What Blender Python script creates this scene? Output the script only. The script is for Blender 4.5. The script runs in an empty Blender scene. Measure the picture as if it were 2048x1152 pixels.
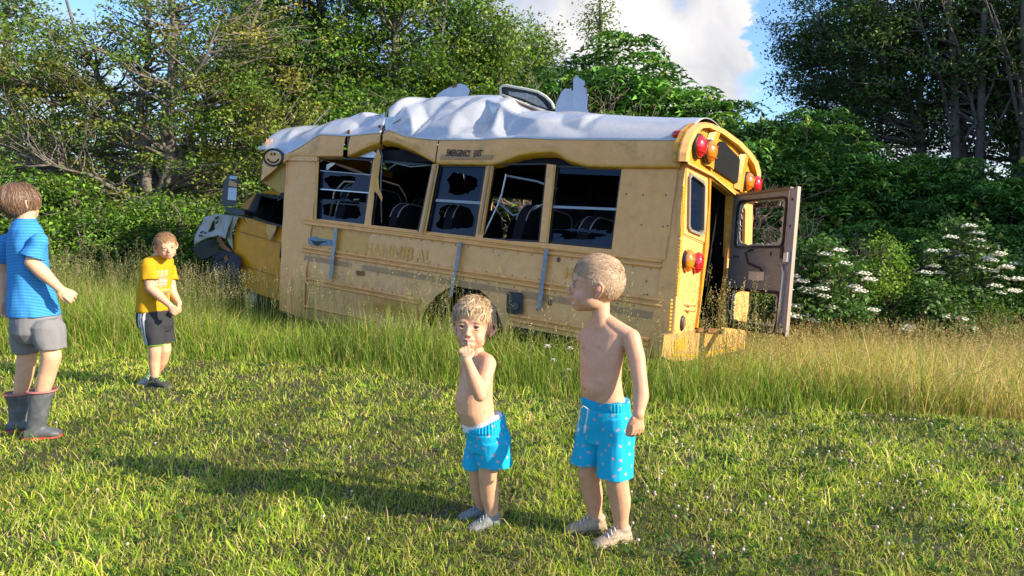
import bpy, bmesh, math, random
import numpy as np
from mathutils import Vector, Matrix, geometry, noise
from math import sin, cos, radians as R, pi
random.seed(7)
rng = np.random.default_rng(7)
SC = bpy.context.scene
COL = SC.collection
# ---------------------------------------------------------------- camera
CAMH = 1.25; PITCH = math.atan(146/1422.0); FPX = 1422.0
cam = bpy.data.cameras.new('camera'); cam.sensor_width = 36; cam.lens = FPX/2048*36
cam.clip_start = .05; cam.clip_end = 2000
co = bpy.data.objects.new('camera', cam); COL.objects.link(co)
co.location = (0, 0, CAMH); co.rotation_euler = (pi/2-PITCH, 0, 0); SC.camera = co
# ---------------------------------------------------------------- sun, sky, exposure
SUN_EL = 25.0; SUN_DIR = Vector((.927*cos(R(SUN_EL)), -.376*cos(R(SUN_EL)), sin(R(SUN_EL)))).normalized()
sl = bpy.data.lights.new('sun', 'SUN'); sl.energy = 4.8; sl.angle = R(.6); sl.color = (1, .84, .62)
so = bpy.data.objects.new('sun', sl); COL.objects.link(so)
so.rotation_euler = SUN_DIR.to_track_quat('Z', 'Y').to_euler(); so.location = (6, -4, 8)
W = bpy.data.worlds.new('World'); SC.world = W; W.use_nodes = True
nt = W.node_tree; nt.nodes.clear()
def N(t, kind, **kw):
    n = t.nodes.new(kind)
    for k, v in kw.items():
        if k == 'inp':
            for a, b in v.items(): n.inputs[a].default_value = b
        else: setattr(n, k, v)
    return n
def mathn(t, op, a, b=None, clamp=False):
    n = t.nodes.new('ShaderNodeMath'); n.operation = op; n.use_clamp = clamp
    for i, x in enumerate((a, b)):
        if x is None: continue
        if isinstance(x, (int, float)): n.inputs[i].default_value = x
        else: t.links.new(x, n.inputs[i])
    return n.outputs[0]
def mixc(t, fac, a, b, blend='MIX'):
    n = t.nodes.new('ShaderNodeMix'); n.data_type = 'RGBA'; n.blend_type = blend
    for i, x in ((0, fac), (6, a), (7, b)):
        if isinstance(x, (int, float)): n.inputs[i].default_value = x
        elif isinstance(x, tuple): n.inputs[i].default_value = (x+(1,))[:4]
        else: t.links.new(x, n.inputs[i])
    return n.outputs[2]
def ramp(t, fac, stops):
    n = t.nodes.new('ShaderNodeValToRGB'); t.links.new(fac, n.inputs[0])
    e = n.color_ramp.elements
    while len(e) < len(stops): e.new(.5)
    for el, (p, c) in zip(e, stops):
        el.position = p; el.color = (c+(1,))[:4] if isinstance(c, tuple) else (c, c, c, 1)
    return n.outputs[0]
sky = N(nt, 'ShaderNodeTexSky', sky_type='NISHITA', sun_disc=False, sun_elevation=R(SUN_EL),
        sun_rotation=math.atan2(SUN_DIR.x, SUN_DIR.y), dust_density=.6, ozone_density=2.0, air_density=1.0)
tc = N(nt, 'ShaderNodeTexCoord')
bg = N(nt, 'ShaderNodeBackground'); bg.inputs[1].default_value = .145
out = N(nt, 'ShaderNodeOutputWorld'); nt.links.new(bg.outputs[0], out.inputs[0])
mp = N(nt, 'ShaderNodeMapping'); nt.links.new(tc.outputs['Generated'], mp.inputs[0]); mp.inputs['Scale'].default_value = (1, 1, 1.9)
n1 = N(nt, 'ShaderNodeTexNoise', inp={'Scale': 3.2, 'Detail': 9, 'Roughness': .55, 'Distortion': .25}); nt.links.new(mp.outputs[0], n1.inputs[0])
n2 = N(nt, 'ShaderNodeTexNoise', inp={'Scale': 11, 'Detail': 8, 'Roughness': .6}); nt.links.new(mp.outputs[0], n2.inputs[0])
def wdir(px, py):
    dx, dy = (px-1024)/FPX, (py-576)/FPX
    return Vector((dx, cos(PITCH)-dy*sin(PITCH), -sin(PITCH)-dy*cos(PITCH))).normalized()
def blob(px, py, rad, soft):
    d = wdir(px, py)
    v = N(nt, 'ShaderNodeVectorMath', operation='DISTANCE'); v.inputs[1].default_value = d
    nt.links.new(tc.outputs['Generated'], v.inputs[0])
    x = mathn(nt, 'ADD', v.outputs['Value'], mathn(nt, 'MULTIPLY', mathn(nt, 'SUBTRACT', n2.outputs[0], .5), .16))
    return mathn(nt, 'DIVIDE', mathn(nt, 'SUBTRACT', rad, x), soft, clamp=True)
# a heap of cumulus, built of overlapping round heads with noisy rims
cum = None
for a in ((1350, 120, .105, .035), (1445, 85, .05, .012), (1250, 60, .12, .05), (1160, 20, .10, .06), (1400, 10, .07, .05), (1240, 140, .09, .04)):
    b = blob(*a); cum = b if cum is None else mathn(nt, 'MAXIMUM', cum, b)
gen = mathn(nt, 'MULTIPLY', mathn(nt, 'SUBTRACT', n1.outputs[0], .47), 5.0, clamp=True)
gen = mathn(nt, 'MULTIPLY', gen, .9)
gap = blob(1520, 130, .16, .08)
gen = mathn(nt, 'MULTIPLY', gen, mathn(nt, 'SUBTRACT', 1.0, gap, clamp=True))
allc = mathn(nt, 'MAXIMUM', gen, cum)
n3 = N(nt, 'ShaderNodeTexNoise', inp={'Scale': 6.5, 'Detail': 7, 'Roughness': .5, 'Distortion': .4}); nt.links.new(tc.outputs['Generated'], n3.inputs[0])
cshade = ramp(nt, n3.outputs[0], [(.38, (2.4, 2.45, 2.65)), (.64, (4.6, 4.35, 4.15))])
skyc = mixc(nt, 1.0, sky.outputs[0], (.70, .84, 1.08), 'MULTIPLY')
nt.links.new(mixc(nt, allc, skyc, cshade), bg.inputs[0])
SC.view_settings.view_transform = 'Standard'; SC.view_settings.look = 'None'
SC.view_settings.exposure = .97; SC.view_settings.gamma = 1.0
SC.render.engine = 'CYCLES'
cy = SC.cycles; cy.max_bounces = 6; cy.diffuse_bounces = 3; cy.glossy_bounces = 3; cy.transmission_bounces = 4; cy.transparent_max_bounces = 8
cy.use_denoising = True; cy.caustics_reflective = False; cy.caustics_refractive = False

# ---------------------------------------------------------------- pixel rays (full-size pixels)
def camdir(px, py): return Vector(((px-1024)/FPX, cos(PITCH)-(py-576)/FPX*sin(PITCH), -sin(PITCH)-(py-576)/FPX*cos(PITCH)))
def ground_at(px, py, z=0.0):
    d = camdir(px, py); t = (z-CAMH)/d.z; return Vector((0, 0, CAMH))+d*t
def at_y(px, py, Y):
    d = camdir(px, py); return Vector((0, 0, CAMH))+d*(Y/d.y)
# ---------------------------------------------------------------- object helpers
def mk(name, verts, faces, mat=None, parent=None, smooth=False, mats=None, midx=None, cols=None):
    me = bpy.data.meshes.new(name)
    me.from_pydata([tuple(v) for v in verts], [], [tuple(f) for f in faces])
    if mat: me.materials.append(mat)
    for m in mats or (): me.materials.append(m)
    if midx is not None: me.polygons.foreach_set('material_index', midx)
    if smooth: me.polygons.foreach_set('use_smooth', [True]*len(me.polygons))
    if cols is not None:
        a = me.color_attributes.new('Col', 'FLOAT_COLOR', 'POINT'); a.data.foreach_set('color', np.asarray(cols, np.float32).ravel())
    me.update()
    o = bpy.data.objects.new(name, me); COL.objects.link(o)
    if parent: o.parent = parent
    return o
def mknp(name, V, loops, starts, totals, mat, parent=None, cols=None, smooth=False):
    me = bpy.data.meshes.new(name)
    me.vertices.add(len(V)); me.vertices.foreach_set('co', np.asarray(V, np.float32).ravel())
    me.loops.add(len(loops)); me.loops.foreach_set('vertex_index', np.asarray(loops, np.int32))
    me.polygons.add(len(starts)); me.polygons.foreach_set('loop_start', np.asarray(starts, np.int32)); me.polygons.foreach_set('loop_total', np.asarray(totals, np.int32))
    if smooth: me.polygons.foreach_set('use_smooth', np.ones(len(starts), bool))
    me.update(calc_edges=True)
    if cols is not None:
        a = me.color_attributes.new('Col', 'FLOAT_COLOR', 'POINT'); a.data.foreach_set('color', np.asarray(cols, np.float32).ravel())
    me.materials.append(mat)
    o = bpy.data.objects.new(name, me); COL.objects.link(o)
    if parent: o.parent = parent
    return o
def tag(o, label=None, cat=None, group=None, kind=None):
    if label: o['label'] = label
    if cat: o['category'] = cat
    if group: o['group'] = group
    if kind: o['kind'] = kind
    return o
def empty(name, loc=(0, 0, 0), parent=None):
    o = bpy.data.objects.new(name, None); o.empty_display_size = .1; COL.objects.link(o); o.location = loc
    if parent: o.parent = parent
    return o
class MB:
    def __init__(s): s.v = []; s.f = []
    def add(s, vs, fs):
        b = len(s.v); s.v += [tuple(v) for v in vs]; s.f += [tuple(i+b for i in f) for f in fs]
    def box(s, c, d, rot=None):
        vs = []
        for x in (-.5, .5):
            for y in (-.5, .5):
                for z in (-.5, .5):
                    p = Vector((x*d[0], y*d[1], z*d[2]))
                    if rot: p = rot @ p
                    vs.append(p+Vector(c))
        s.add(vs, [(0, 1, 3, 2), (4, 6, 7, 5), (0, 4, 5, 1), (2, 3, 7, 6), (0, 2, 6, 4), (1, 5, 7, 3)])
    def tube(s, pts, rad, n=8, cap=True, flat=None):
        pts = [Vector(p) for p in pts]; rr = rad if hasattr(rad, '__len__') else [rad]*len(pts)
        rings = []; prev = None
        for i, p in enumerate(pts):
            t = (pts[min(i+1, len(pts)-1)]-pts[max(i-1, 0)])
            if t.length < 1e-9: t = Vector((0, 0, 1))
            t.normalize()
            a = prev if prev is not None else (Vector((0, 0, 1)) if abs(t.z) < .9 else Vector((1, 0, 0)))
            x = (a-t*a.dot(t))
            if x.length < 1e-6: x = t.orthogonal()
            x.normalize(); prev = x; y = t.cross(x)
            fx, fy = flat or (1, 1)
            rings.append([p+(x*cos(k*2*pi/n)*fx+y*sin(k*2*pi/n)*fy)*rr[i] for k in range(n)])
        vs = [v for r_ in rings for v in r_]; fs = []
        for i in range(len(pts)-1):
            for k in range(n):
                a, b = i*n+k, i*n+(k+1) % n; fs.append((a, b, b+n, a+n))
        if cap: fs.append(tuple(range(n-1, -1, -1))); fs.append(tuple((len(pts)-1)*n+k for k in range(n)))
        s.add(vs, fs)
    def ell(s, c, r, rot=None, nu=14, nv=8):
        vs = []; fs = []; c = Vector(c)
        for j in range(nv+1):
            ph = pi*j/nv
            for i in range(nu):
                th = 2*pi*i/nu; p = Vector((r[0]*sin(ph)*cos(th), r[1]*sin(ph)*sin(th), r[2]*cos(ph)))
                vs.append(c+(rot @ p if rot else p))
        for j in range(nv):
            for i in range(nu):
                a, b = j*nu+i, j*nu+(i+1) % nu; fs.append((a, b, b+nu, a+nu))
        s.add(vs, fs)
    def prism(s, poly, to3, w0, w1, holes=()):
        polys = [list(poly)]+[list(h) for h in holes]
        flat = [p for q in polys for p in q]
        tris = geometry.tessellate_polygon([[Vector((p[0], p[1], 0)) for p in q] for q in polys])
        n = len(flat); vs = [to3(p[0], p[1], w0) for p in flat]+[to3(p[0], p[1], w1) for p in flat]
        fs = [tuple(t) for t in tris]+[tuple(i+n for i in reversed(t)) for t in tris]; b = 0
        for q in polys:
            m = len(q)
            for i in range(m): fs.append((b+i, b+(i+1) % m, n+b+(i+1) % m, n+b+i))
            b += m
        s.add(vs, fs)
    def build(s, name, mat, parent=None, smooth=False): return mk(name, s.v, s.f, mat, parent, smooth)
def inpoly(x, y, poly):
    P = np.asarray(poly); x1, y1 = P[:, 0], P[:, 1]; x2, y2 = np.roll(x1, -1), np.roll(y1, -1)
    X = np.atleast_1d(x)[:, None]; Y = np.atleast_1d(y)[:, None]
    c = ((y1 > Y) != (y2 > Y)) & (X < (x2-x1)*(Y-y1)/np.where(y2 == y1, 1e-12, y2-y1)+x1)
    return c.sum(1) % 2 == 1
def sheet(outer, holes, step, to3, jitter=.15):
    """fine triangulated sheet of a 2-D outline with holes, mapped by to3(x, y)"""
    def dense(q):
        r_ = []
        for i in range(len(q)):
            a, b = Vector(q[i]), Vector(q[(i+1) % len(q)]); m = max(1, int((b-a).length/step))
            r_ += [a.lerp(b, k/m) for k in range(m)]
        return r_
    pl = [dense(outer)]+[dense(h) for h in holes]; pts = []; ed = []
    for q in pl:
        b = len(pts); pts += q; ed += [(b+i, b+(i+1) % len(q)) for i in range(len(q))]
    xs = [p[0] for p in pl[0]]; ys = [p[1] for p in pl[0]]
    gx, gy = np.meshgrid(np.arange(min(xs), max(xs), step), np.arange(min(ys), max(ys), step)); gx = gx.ravel(); gy = gy.ravel()
    gx = gx+rng.uniform(-jitter, jitter, len(gx))*step; gy = gy+rng.uniform(-jitter, jitter, len(gy))*step
    ok = inpoly(gx, gy, [tuple(p) for p in pl[0]])
    for h in pl[1:]: ok &= ~inpoly(gx, gy, [tuple(p) for p in h])
    P = np.array([tuple(p) for p in pts])
    gx, gy = gx[ok], gy[ok]
    d = ((gx[:, None]-P[:, 0])**2+(gy[:, None]-P[:, 1])**2).min(1) > (step*.45)**2
    pts = pts+[Vector((a, b)) for a, b in zip(gx[d], gy[d])]
    r_ = geometry.delaunay_2d_cdt(pts, ed, [], 0, 1e-6)
    V = r_[0]; F = [tuple(f) for f in r_[2]]
    cx = np.array([sum(V[i][0] for i in f)/len(f) for f in F]); cyy = np.array([sum(V[i][1] for i in f)/len(f) for f in F])
    ok = inpoly(cx, cyy, [tuple(p) for p in pl[0]])
    for h in pl[1:]: ok &= ~inpoly(cx, cyy, [tuple(p) for p in h])
    return [to3(v[0], v[1]) for v in V], [f for f, k in zip(F, ok) if k]
def rrect(x0, y0, x1, y1, r, n=5):
    o = []
    for cx_, cy_, a in ((x1-r, y1-r, 0), (x0+r, y1-r, 90), (x0+r, y0+r, 180), (x1-r, y0+r, 270)):
        for k in range(n+1): t = R(a+90*k/n); o.append((cx_+r*cos(t), cy_+r*sin(t)))
    return o
def lerp_tab(tab, x):
    return float(np.interp(x, [t[0] for t in tab], [t[1] for t in tab]))
# ---------------------------------------------------------------- materials
MT = {}
def mat(name, col, rough=.6, metal=0, spec=.5, var=None, vscale=6, bump=0, bscale=60, attr=False, trans=0, coat=0, noisecol=None, nsc=3, nth=(.55, .65), sss=0, mul=None, mulscale=9):
    """principled with two noise layers (tone variation, stains) and a fine bump"""
    if name in MT: return MT[name]
    m = bpy.data.materials.new(name); m.use_nodes = True; t = m.node_tree; b = t.nodes['Principled BSDF']
    tcn = N(t, 'ShaderNodeTexCoord'); c = None
    if attr:
        a = N(t, 'ShaderNodeAttribute', attribute_name='Col'); c = a.outputs['Color']
    else:
        rg = N(t, 'ShaderNodeRGB'); rg.outputs[0].default_value = col+(1,); c = rg.outputs[0]
    if var is not None:
        n_ = N(t, 'ShaderNodeTexNoise', inp={'Scale': vscale, 'Detail': 6, 'Roughness': .6}); t.links.new(tcn.outputs['Object'], n_.inputs[0])
        c = mixc(t, ramp(t, n_.outputs[0], [(.35, 0.0), (.65, 1.0)]), c, var)
    if noisecol is not None:
        n_ = N(t, 'ShaderNodeTexNoise', inp={'Scale': nsc, 'Detail': 8, 'Roughness': .65}); t.links.new(tcn.outputs['Object'], n_.inputs[0])
        c = mixc(t, ramp(t, n_.outputs[0], [(nth[0], 0.0), (nth[1], 1.0)]), c, noisecol)
    if mul is not None:
        n_ = N(t, 'ShaderNodeTexNoise', inp={'Scale': mulscale, 'Detail': 7, 'Roughness': .65}); t.links.new(tcn.outputs['Object'], n_.inputs[0])
        c = mixc(t, 1.0, c, ramp(t, n_.outputs[0], [(.3, mul[0]), (.7, mul[1])]), 'MULTIPLY')
    t.links.new(c, b.inputs['Base Color'])
    b.inputs['Roughness'].default_value = rough; b.inputs['Metallic'].default_value = metal; b.inputs['Specular IOR Level'].default_value = spec
    b.inputs['Coat Weight'].default_value = coat
    if sss: b.inputs['Subsurface Weight'].default_value = sss; b.inputs['Subsurface Radius'].default_value = (.02, .008, .004); b.inputs['Subsurface Scale'].default_value = .6
    if bump:
        n_ = N(t, 'ShaderNodeTexNoise', inp={'Scale': bscale, 'Detail': 5}); t.links.new(tcn.outputs['Object'], n_.inputs[0])
        bp = N(t, 'ShaderNodeBump', inp={'Strength': bump, 'Distance': .01}); t.links.new(n_.outputs[0], bp.inputs['Height']); t.links.new(bp.outputs[0], b.inputs['Normal'])
    if trans:
        tr = N(t, 'ShaderNodeBsdfTranslucent'); t.links.new(c, tr.inputs[0])
        mx = N(t, 'ShaderNodeMixShader'); mx.inputs[0].default_value = trans
        o = t.nodes['Material Output']; t.links.new(b.outputs[0], mx.inputs[1]); t.links.new(tr.outputs[0], mx.inputs[2]); t.links.new(mx.outputs[0], o.inputs[0])
    MT[name] = m; return m
# ================================================================ GROUND
MOW = [(-400, 700), (0, 708), (300, 714), (600, 728), (900, 768), (1100, 790), (1240, 800), (1500, 815), (1750, 832), (2048, 858), (2500, 900)]
mow_w = [ground_at(*p) for p in MOW]
MX = [p.x for p in mow_w]; MY = [p.y for p in mow_w]
def mowY(x): return np.interp(x, MX, MY)
def hgt(x, y):
    """height of the ground (numpy)"""
    x = np.asarray(x, float); y = np.asarray(y, float); d = y-mowY(x)
    h = .012*np.sin(x*1.7+y*.9)+.010*np.sin(x*.8-y*2.1+1)
    k = np.clip(d/1.4, 0, 1); k = k*k*(3-2*k)
    h = h-k*np.interp(x, [-6, -3, 0, 8, 20], [.0, .2, .41, .40, .3])-.13*np.clip(d-1.4, 0, 3.5)*np.interp(x, [-4, 0], [0, 1])
    h = h+np.clip((y-12)/5, 0, 1)*.8
    return h
m_soil = mat('lawn_soil', (.040, .052, .016), .95, var=(.065, .055, .028), vscale=2.5, mul=(.5, 1.3), mulscale=30, bump=.8, bscale=40)
nx, ny = 150, 150; gx = np.concatenate([np.linspace(-400, -14, 12)[:-1], np.linspace(-14, 14, nx), np.linspace(14, 400, 12)[1:]]); gy = np.concatenate([np.linspace(-60, -3, 6)[:-1], np.linspace(-3, 22, ny), np.linspace(22, 900, 16)[1:]])
GX, GY = np.meshgrid(gx, gy); GZ = hgt(GX, GY); n1_, n2_ = GX.shape
idx = np.arange(n1_*n2_).reshape(n1_, n2_); q = np.stack([idx[:-1, :-1], idx[:-1, 1:], idx[1:, 1:], idx[1:, :-1]], -1).reshape(-1, 4)
o = mknp('ground', np.stack([GX, GY, GZ], -1).reshape(-1, 3), q.ravel(), np.arange(len(q))*4, np.full(len(q), 4), m_soil, smooth=True)
tag(o, kind='structure')
# ================================================================ THE WRECKED BUS
def _cam2world(c):
    return Vector((c[0], c[2]*cos(PITCH)-c[1]*sin(PITCH), -c[2]*sin(PITCH)-c[1]*cos(PITCH)))
_f = np.array([-2160, -341, 1422.]); _f /= np.linalg.norm(_f)
_r = np.array([920, 104, 1422.]); _r /= np.linalg.norm(_r); _r -= _f*np.dot(_r, _f); _r /= np.linalg.norm(_r)
_up = -np.cross(_f, _r); _P0 = 5.5*np.array([(1358-1024)/FPX, (333-576)/FPX, 1])
BF, BR_, BU = _cam2world(_f), _cam2world(_r), _cam2world(_up); BO = _cam2world(_P0)+Vector((0, 0, CAMH))
def SP(px, py, w=0.0):
    """where the side plane of the bus (w metres in from its left wall) meets this ray: (u along the bus, v above the eave)"""
    d = np.array([(px-1024)/FPX, (py-576)/FPX, 1]); s = np.linalg.solve(np.array([_f, _up, -d]).T, -(_P0+w*_r)); return s[0], s[1]
def UR(v): return -.05+.08*min(v, 0)
def RP(px, py):
    u = -.05; d = np.array([(px-1024)/FPX, (py-576)/FPX, 1])
    for _ in range(4):
        s = np.linalg.solve(np.array([_r, _up, -d]).T, -(_P0+u*_f)); u = UR(s[1])
    return s[0], s[1]
def S3(px, py, d=0.0):
    """point of the left wall; d = metres outwards"""
    u, v = SP(px, py, -d); return Vector((u, d, v))
def R3(px, py, d=0.0):
    w, v = RP(px, py); return Vector((UR(v)-d, -w, v))
def q8(X, Y): return (1300+X/2.303, 230+Y/2.303)
def R8(X, Y, d=0.0): return R3(*q8(X, Y), d)
def c7(X, Y): return (380+X/3.2, 340+Y/3.2)
def c1(X, Y): return (380+X/3.292, 130+Y/3.292)
def c2(X, Y): return (850+X/2.66, 130+Y/2.66)
def c3(X, Y): return (380+X/3.292, 400+Y/3.292)
def c4(X, Y): return (980+X/3.2, 400+Y/3.2)

bus = empty('school_bus')
bus.matrix_world = Matrix(((BF.x, -BR_.x, BU.x, BO.x), (BF.y, -BR_.y, BU.y, BO.y), (BF.z, -BR_.z, BU.z, BO.z), (0, 0, 0, 1)))
tag(bus, 'wrecked yellow school bus with a torn and crushed white roof standing in tall grass', 'bus')

TAN = (.82, .43, .15); YEL = (.72, .355, .02); BROWN = (.40, .235, .11)
m_tan = mat('faded_yellow_paint', TAN, .45, noisecol=(.52, .29, .09), nsc=4.5, nth=(.56, .72), var=(.80, .40, .12), vscale=2.2, bump=.25, bscale=9, mul=(.86, 1.06), mulscale=14)
m_side = mat('side_paint', TAN, .42, attr=True, noisecol=(.52, .29, .095), nsc=3.5, nth=(.55, .74), bump=.22, bscale=7, mul=(.84, 1.08), mulscale=12)
m_yel = mat('bright_yellow_paint', YEL, .38, var=(.50, .27, .04), vscale=5, bump=.15, bscale=12, mul=(.8, 1.08), mulscale=25)
m_cab = mat('cab_yellow_paint', (.70, .31, .012), .42, var=(.58, .25, .012), vscale=3, bump=.1, bscale=6, spec=.25, mul=(.85, 1.1), mulscale=10)
m_white = mat('white_roof_paint', (.54, .57, .61), .22, var=(.47, .50, .55), vscale=3, metal=.25, mul=(.88, 1.04), mulscale=30, spec=.6)
m_black = mat('black_rubber', (.012, .013, .016), .5, mul=(.7, 1.4), mulscale=20)
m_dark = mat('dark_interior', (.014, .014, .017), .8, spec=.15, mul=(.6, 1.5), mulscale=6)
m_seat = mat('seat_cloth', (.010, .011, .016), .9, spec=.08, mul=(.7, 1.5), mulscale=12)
m_steel = mat('galvanised_steel', (.22, .25, .29), .4, metal=.5, mul=(.6, 1.2), mulscale=30)
m_alu = mat('aluminium_trim', (.55, .56, .56), .35, metal=.7, mul=(.7, 1.1), mulscale=30)
m_grey = mat('door_lining_grey', (.225, .245, .265), .5, mul=(.85, 1.1), mulscale=12, bump=.1, bscale=30)
m_edge = mat('door_edge_blue_grey', (.25, .29, .35), .4, mul=(.8, 1.15), mulscale=20)
m_red = mat('red_lens', (.55, .012, .02), .18, spec=.7, mul=(.7, 1.3), mulscale=60, coat=.5)
m_amber = mat('amber_lens', (.75, .20, .01), .18, spec=.7, mul=(.7, 1.3), mulscale=60, coat=.5)
m_letter = mat('black_lettering', (.015, .013, .012), .6)
m_ghost = mat('ghost_lettering', (.66, .34, .045), .5, mul=(.9, 1.05), mulscale=20)
m_rust = mat('rusty_metal', (.20, .08, .035), .8, noisecol=(.38, .16, .05), nsc=30)
m_crumb = mat('crumbled_glass', (.62, .68, .66), .35, mul=(.35, 1.25), mulscale=140, bump=1, bscale=200)
m_primer = mat('hood_grey_primer', (.33, .35, .36), .4, noisecol=(.28, .30, .33), nsc=5, bump=.3, bscale=12)
m_glass = bpy.data.materials.new('tinted_glass'); m_glass.use_nodes = True
_t = m_glass.node_tree; _b = _t.nodes['Principled BSDF']; _b.inputs['Base Color'].default_value = (.010, .020, .048, 1); _b.inputs['Roughness'].default_value = .08
_b.inputs['Specular IOR Level'].default_value = .38; _tr = N(_t, 'ShaderNodeBsdfTransparent', inp={0: (.25, .3, .4, 1)}); _mx = N(_t, 'ShaderNodeMixShader', inp={0: .30})
_t.links.new(_b.outputs[0], _mx.inputs[1]); _t.links.new(_tr.outputs[0], _mx.inputs[2]); _t.links.new(_mx.outputs[0], _t.nodes['Material Output'].inputs[0])

def splate(name, pts, d0, d1, m, parent=bus, holes=(), conv=None):
    """plate on the side wall from outline in photo pixels, between d0 and d1 metres outwards"""
    cv = conv or (lambda a, b: (a, b)); b_ = MB(); b_.prism([cv(*p) for p in pts], S3, d0, d1, [[cv(*p) for p in h] for h in holes])
    return b_.build(name, m, parent)
def rplate(name, pts, d0, d1, m, parent=bus, holes=(), conv=q8):
    b_ = MB(); b_.prism([conv(*p) for p in pts], R3, d0, d1, [[conv(*p) for p in h] for h in holes])
    return b_.build(name, m, parent)
def nz(x, y, z=0, s=1.0): return noise.noise(Vector((x*s, y*s, z*s)))

# ---- lower side wall, one dented sheet with the wheel arch cut out of its edge
arch = [(1.86+.50*cos(R(a)), -1.72+.55*sin(R(a))) for a in range(0, 181, 12)]
out = [(.02, -.72), (4.10, -.72), (4.13, -1.71), (3.3, -1.705), (2.40, -1.695)]+arch+[(1.34, -1.46), (.35, -1.45), (.02, -1.50)]
def side_disp(x, z):
    d = .006*nz(x, z, 3, 1.6)
    d -= .055*math.exp(-((x-2.75)/.45)**2-((z+1.62)/.13)**2)          # bulge crushed in ahead of the wheel
    d += .03*math.exp(-((x-2.6)/.25)**2-((z+1.42)/.10)**2)
    d += .010*nz(x*3, z*3, 9)*math.exp(-((x-2.2)/.9)**2)
    return d
V, F = sheet(out, [], .035, lambda x, z: (x, side_disp(x, z), z))
cols = []
for x, y, z in V:
    k = (.5+.5*nz(x, z*2, 5, 2.3))
    c = np.array(TAN)*(1-k*.3)+np.array((.60, .41, .19))*k*.3
    if -1.06 < z < -.78 and x > 3.15: c = c*.25+np.array((.62, .315, .03))*.75      # unfaded strip at the front
    if -1.75 < z < -1.5 and 2.35 < x < 3.0: c = c*.5+np.array((.56, .30, .05))*.5
    if z < -1.3: c = c*.93
    if .0 < x < .45 and z < -1.08: c = c*.6+np.array((.64, .38, .09))*.4
    cols.append(tuple(c)+(1,))
b_ = MB()
for z in (-.815, -1.02, -1.118, -1.355):
    x = 4.0
    while x > .1:
        if not (z < -1.3 and 1.3 < x < 2.4): b_.ell((x, side_disp(x, z)+.003, z+rng.uniform(-.003, .003)), (.006, .004, .006), nu=6, nv=4)
        x -= .14+rng.uniform(-.01, .01)
cols += [(.16, .11, .06, 1)]*len(b_.v); nV = len(V); V = list(V)+b_.v; F = list(F)+[tuple(i+nV for i in f) for f in b_.f]
mk('side_panel', V, F, m_side, bus, True, cols=cols)

# brown band where a stripe was peeled off
b_ = MB()
for (xa, xb) in ((4.09, 3.36), (3.2, 2.25), (2.2, 1.3), (1.26, .03)):
    n_ = max(2, int(abs(xa-xb)/.06)); vs = []; fs = []
    for i in range(n_+1):
        x = xa+(xb-xa)*i/n_; z0 = -1.128-.004*(4.1-x); h = .055+.012*nz(x, 0, 1, 3)
        vs += [(x, side_disp(x, z0)+.004, z0), (x, side_disp(x, z0-h)+.004, z0-h)]
    for i in range(n_): fs.append((2*i, 2*i+2, 2*i+3, 2*i+1))
    b_.add(vs, fs)
b_.build('peeled_stripe', mat('brown_adhesive', BROWN, .6, noisecol=(.42, .27, .11), nsc=9, nth=(.5, .62)), bus)
# ---- rub rails: pressed double ridges
def rail(name, x0, x1, zc, n=60, m=m_tan, h=.03, gap=.042, wrap=None, rows=2):
    b_ = MB()
    for k in range(rows):
        z = zc-k*gap; vs = []; fs = []; prof = [(0, -.5), (.014, -.42), (.022, -.1), (.020, .2), (.008, .46), (0, .5)]; P = []
        for i in range(n+1):
            x = x0+(x1-x0)*i/n; P.append((Vector((x, side_disp(x, z), z)), Vector((0, 1, 0))))
        if wrap:
            for t in range(1, 7): a = R(15*t); P.append((Vector((x1-.02-.09*sin(a), -.09*(1-cos(a)), z)), Vector((-sin(a), cos(a), 0))))
            P.append((Vector((UR(z)-.03, -wrap, z)), Vector((-1, 0, 0))))
        for p, nn in P:
            for (d, q) in prof: vs.append(p+nn*(d+.001)+Vector((0, 0, q*h)))
        m_ = len(prof)
        for i in range(len(P)-1):
            for j in range(m_-1): a = i*m_+j; fs.append((a, a+m_, a+m_+1, a+1))
        b_.add(vs, fs)
    return b_.build(name, m, bus, True)
rail('rub_rail', 4.15, .02, -.745); rail('rub_rail', 4.12, .03, -1.045, wrap=.33)
rail('rub_rail', 4.10, 2.36, -1.375); rail('rub_rail', 1.34, .03, -1.365)
rail('rub_rail', 4.09, 2.48, -1.675, rows=1)
# ---- upper wall: pillar, posts, sill, blank rear panel
P_ = [(575, 316), (634, 316), (626, 442), (618, 500), (612, 600), (611, 628), (590, 627), (562, 620), (566, 480)]
V, F = sheet([SP(*p) for p in P_], [], .04, lambda x, z: (x, .012+.022*nz(x, z, 2, 2.2)+.012*nz(x, z, 7, 5), z))
mk('front_pillar', V, F, m_tan, bus, True)
splate('pillar_edge', [(575, 316), (562, 620), (560.5, 620), (573, 316)], -.06, .012, m_tan)
splate('pillar_cap', [c1(*p) for p in [(640, 595), (838, 600), (838, 632), (640, 628)]], .0, .03, m_tan)
splate('sill', [(612, 441), (727, 452), (838, 467), (951, 478), (1080, 485), (1226, 499), (1332, 512), (1330, 520), (1200, 506), (955, 486), (740, 460), (612, 446)], -.02, .012, m_tan)
splate('window_post', [(633, 311), (638.5, 311), (632.5, 442), (626.5, 442)], -.01, .02, m_yel)
def post(pts, m=m_tan):
    o = splate('window_post', pts, -.05, .010, m); return o
a = post([(747, 318), (760, 320), (757, 350), (745, 400), (742, 455), (728, 453)])
splate('torn_skin', [c1(*p) for p in [(1218, 600), (1240, 545), (1258, 600), (1240, 740), (1245, 810), (1268, 870), (1262, 900), (1235, 850), (1200, 815), (1205, 720)]], .008, .022, m_yel, a)
splate('torn_edge', [c1(*p) for p in [(1205, 850), (1215, 860), (1196, 1010), (1190, 1000)]], .004, .018, m_yel, a)
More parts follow.
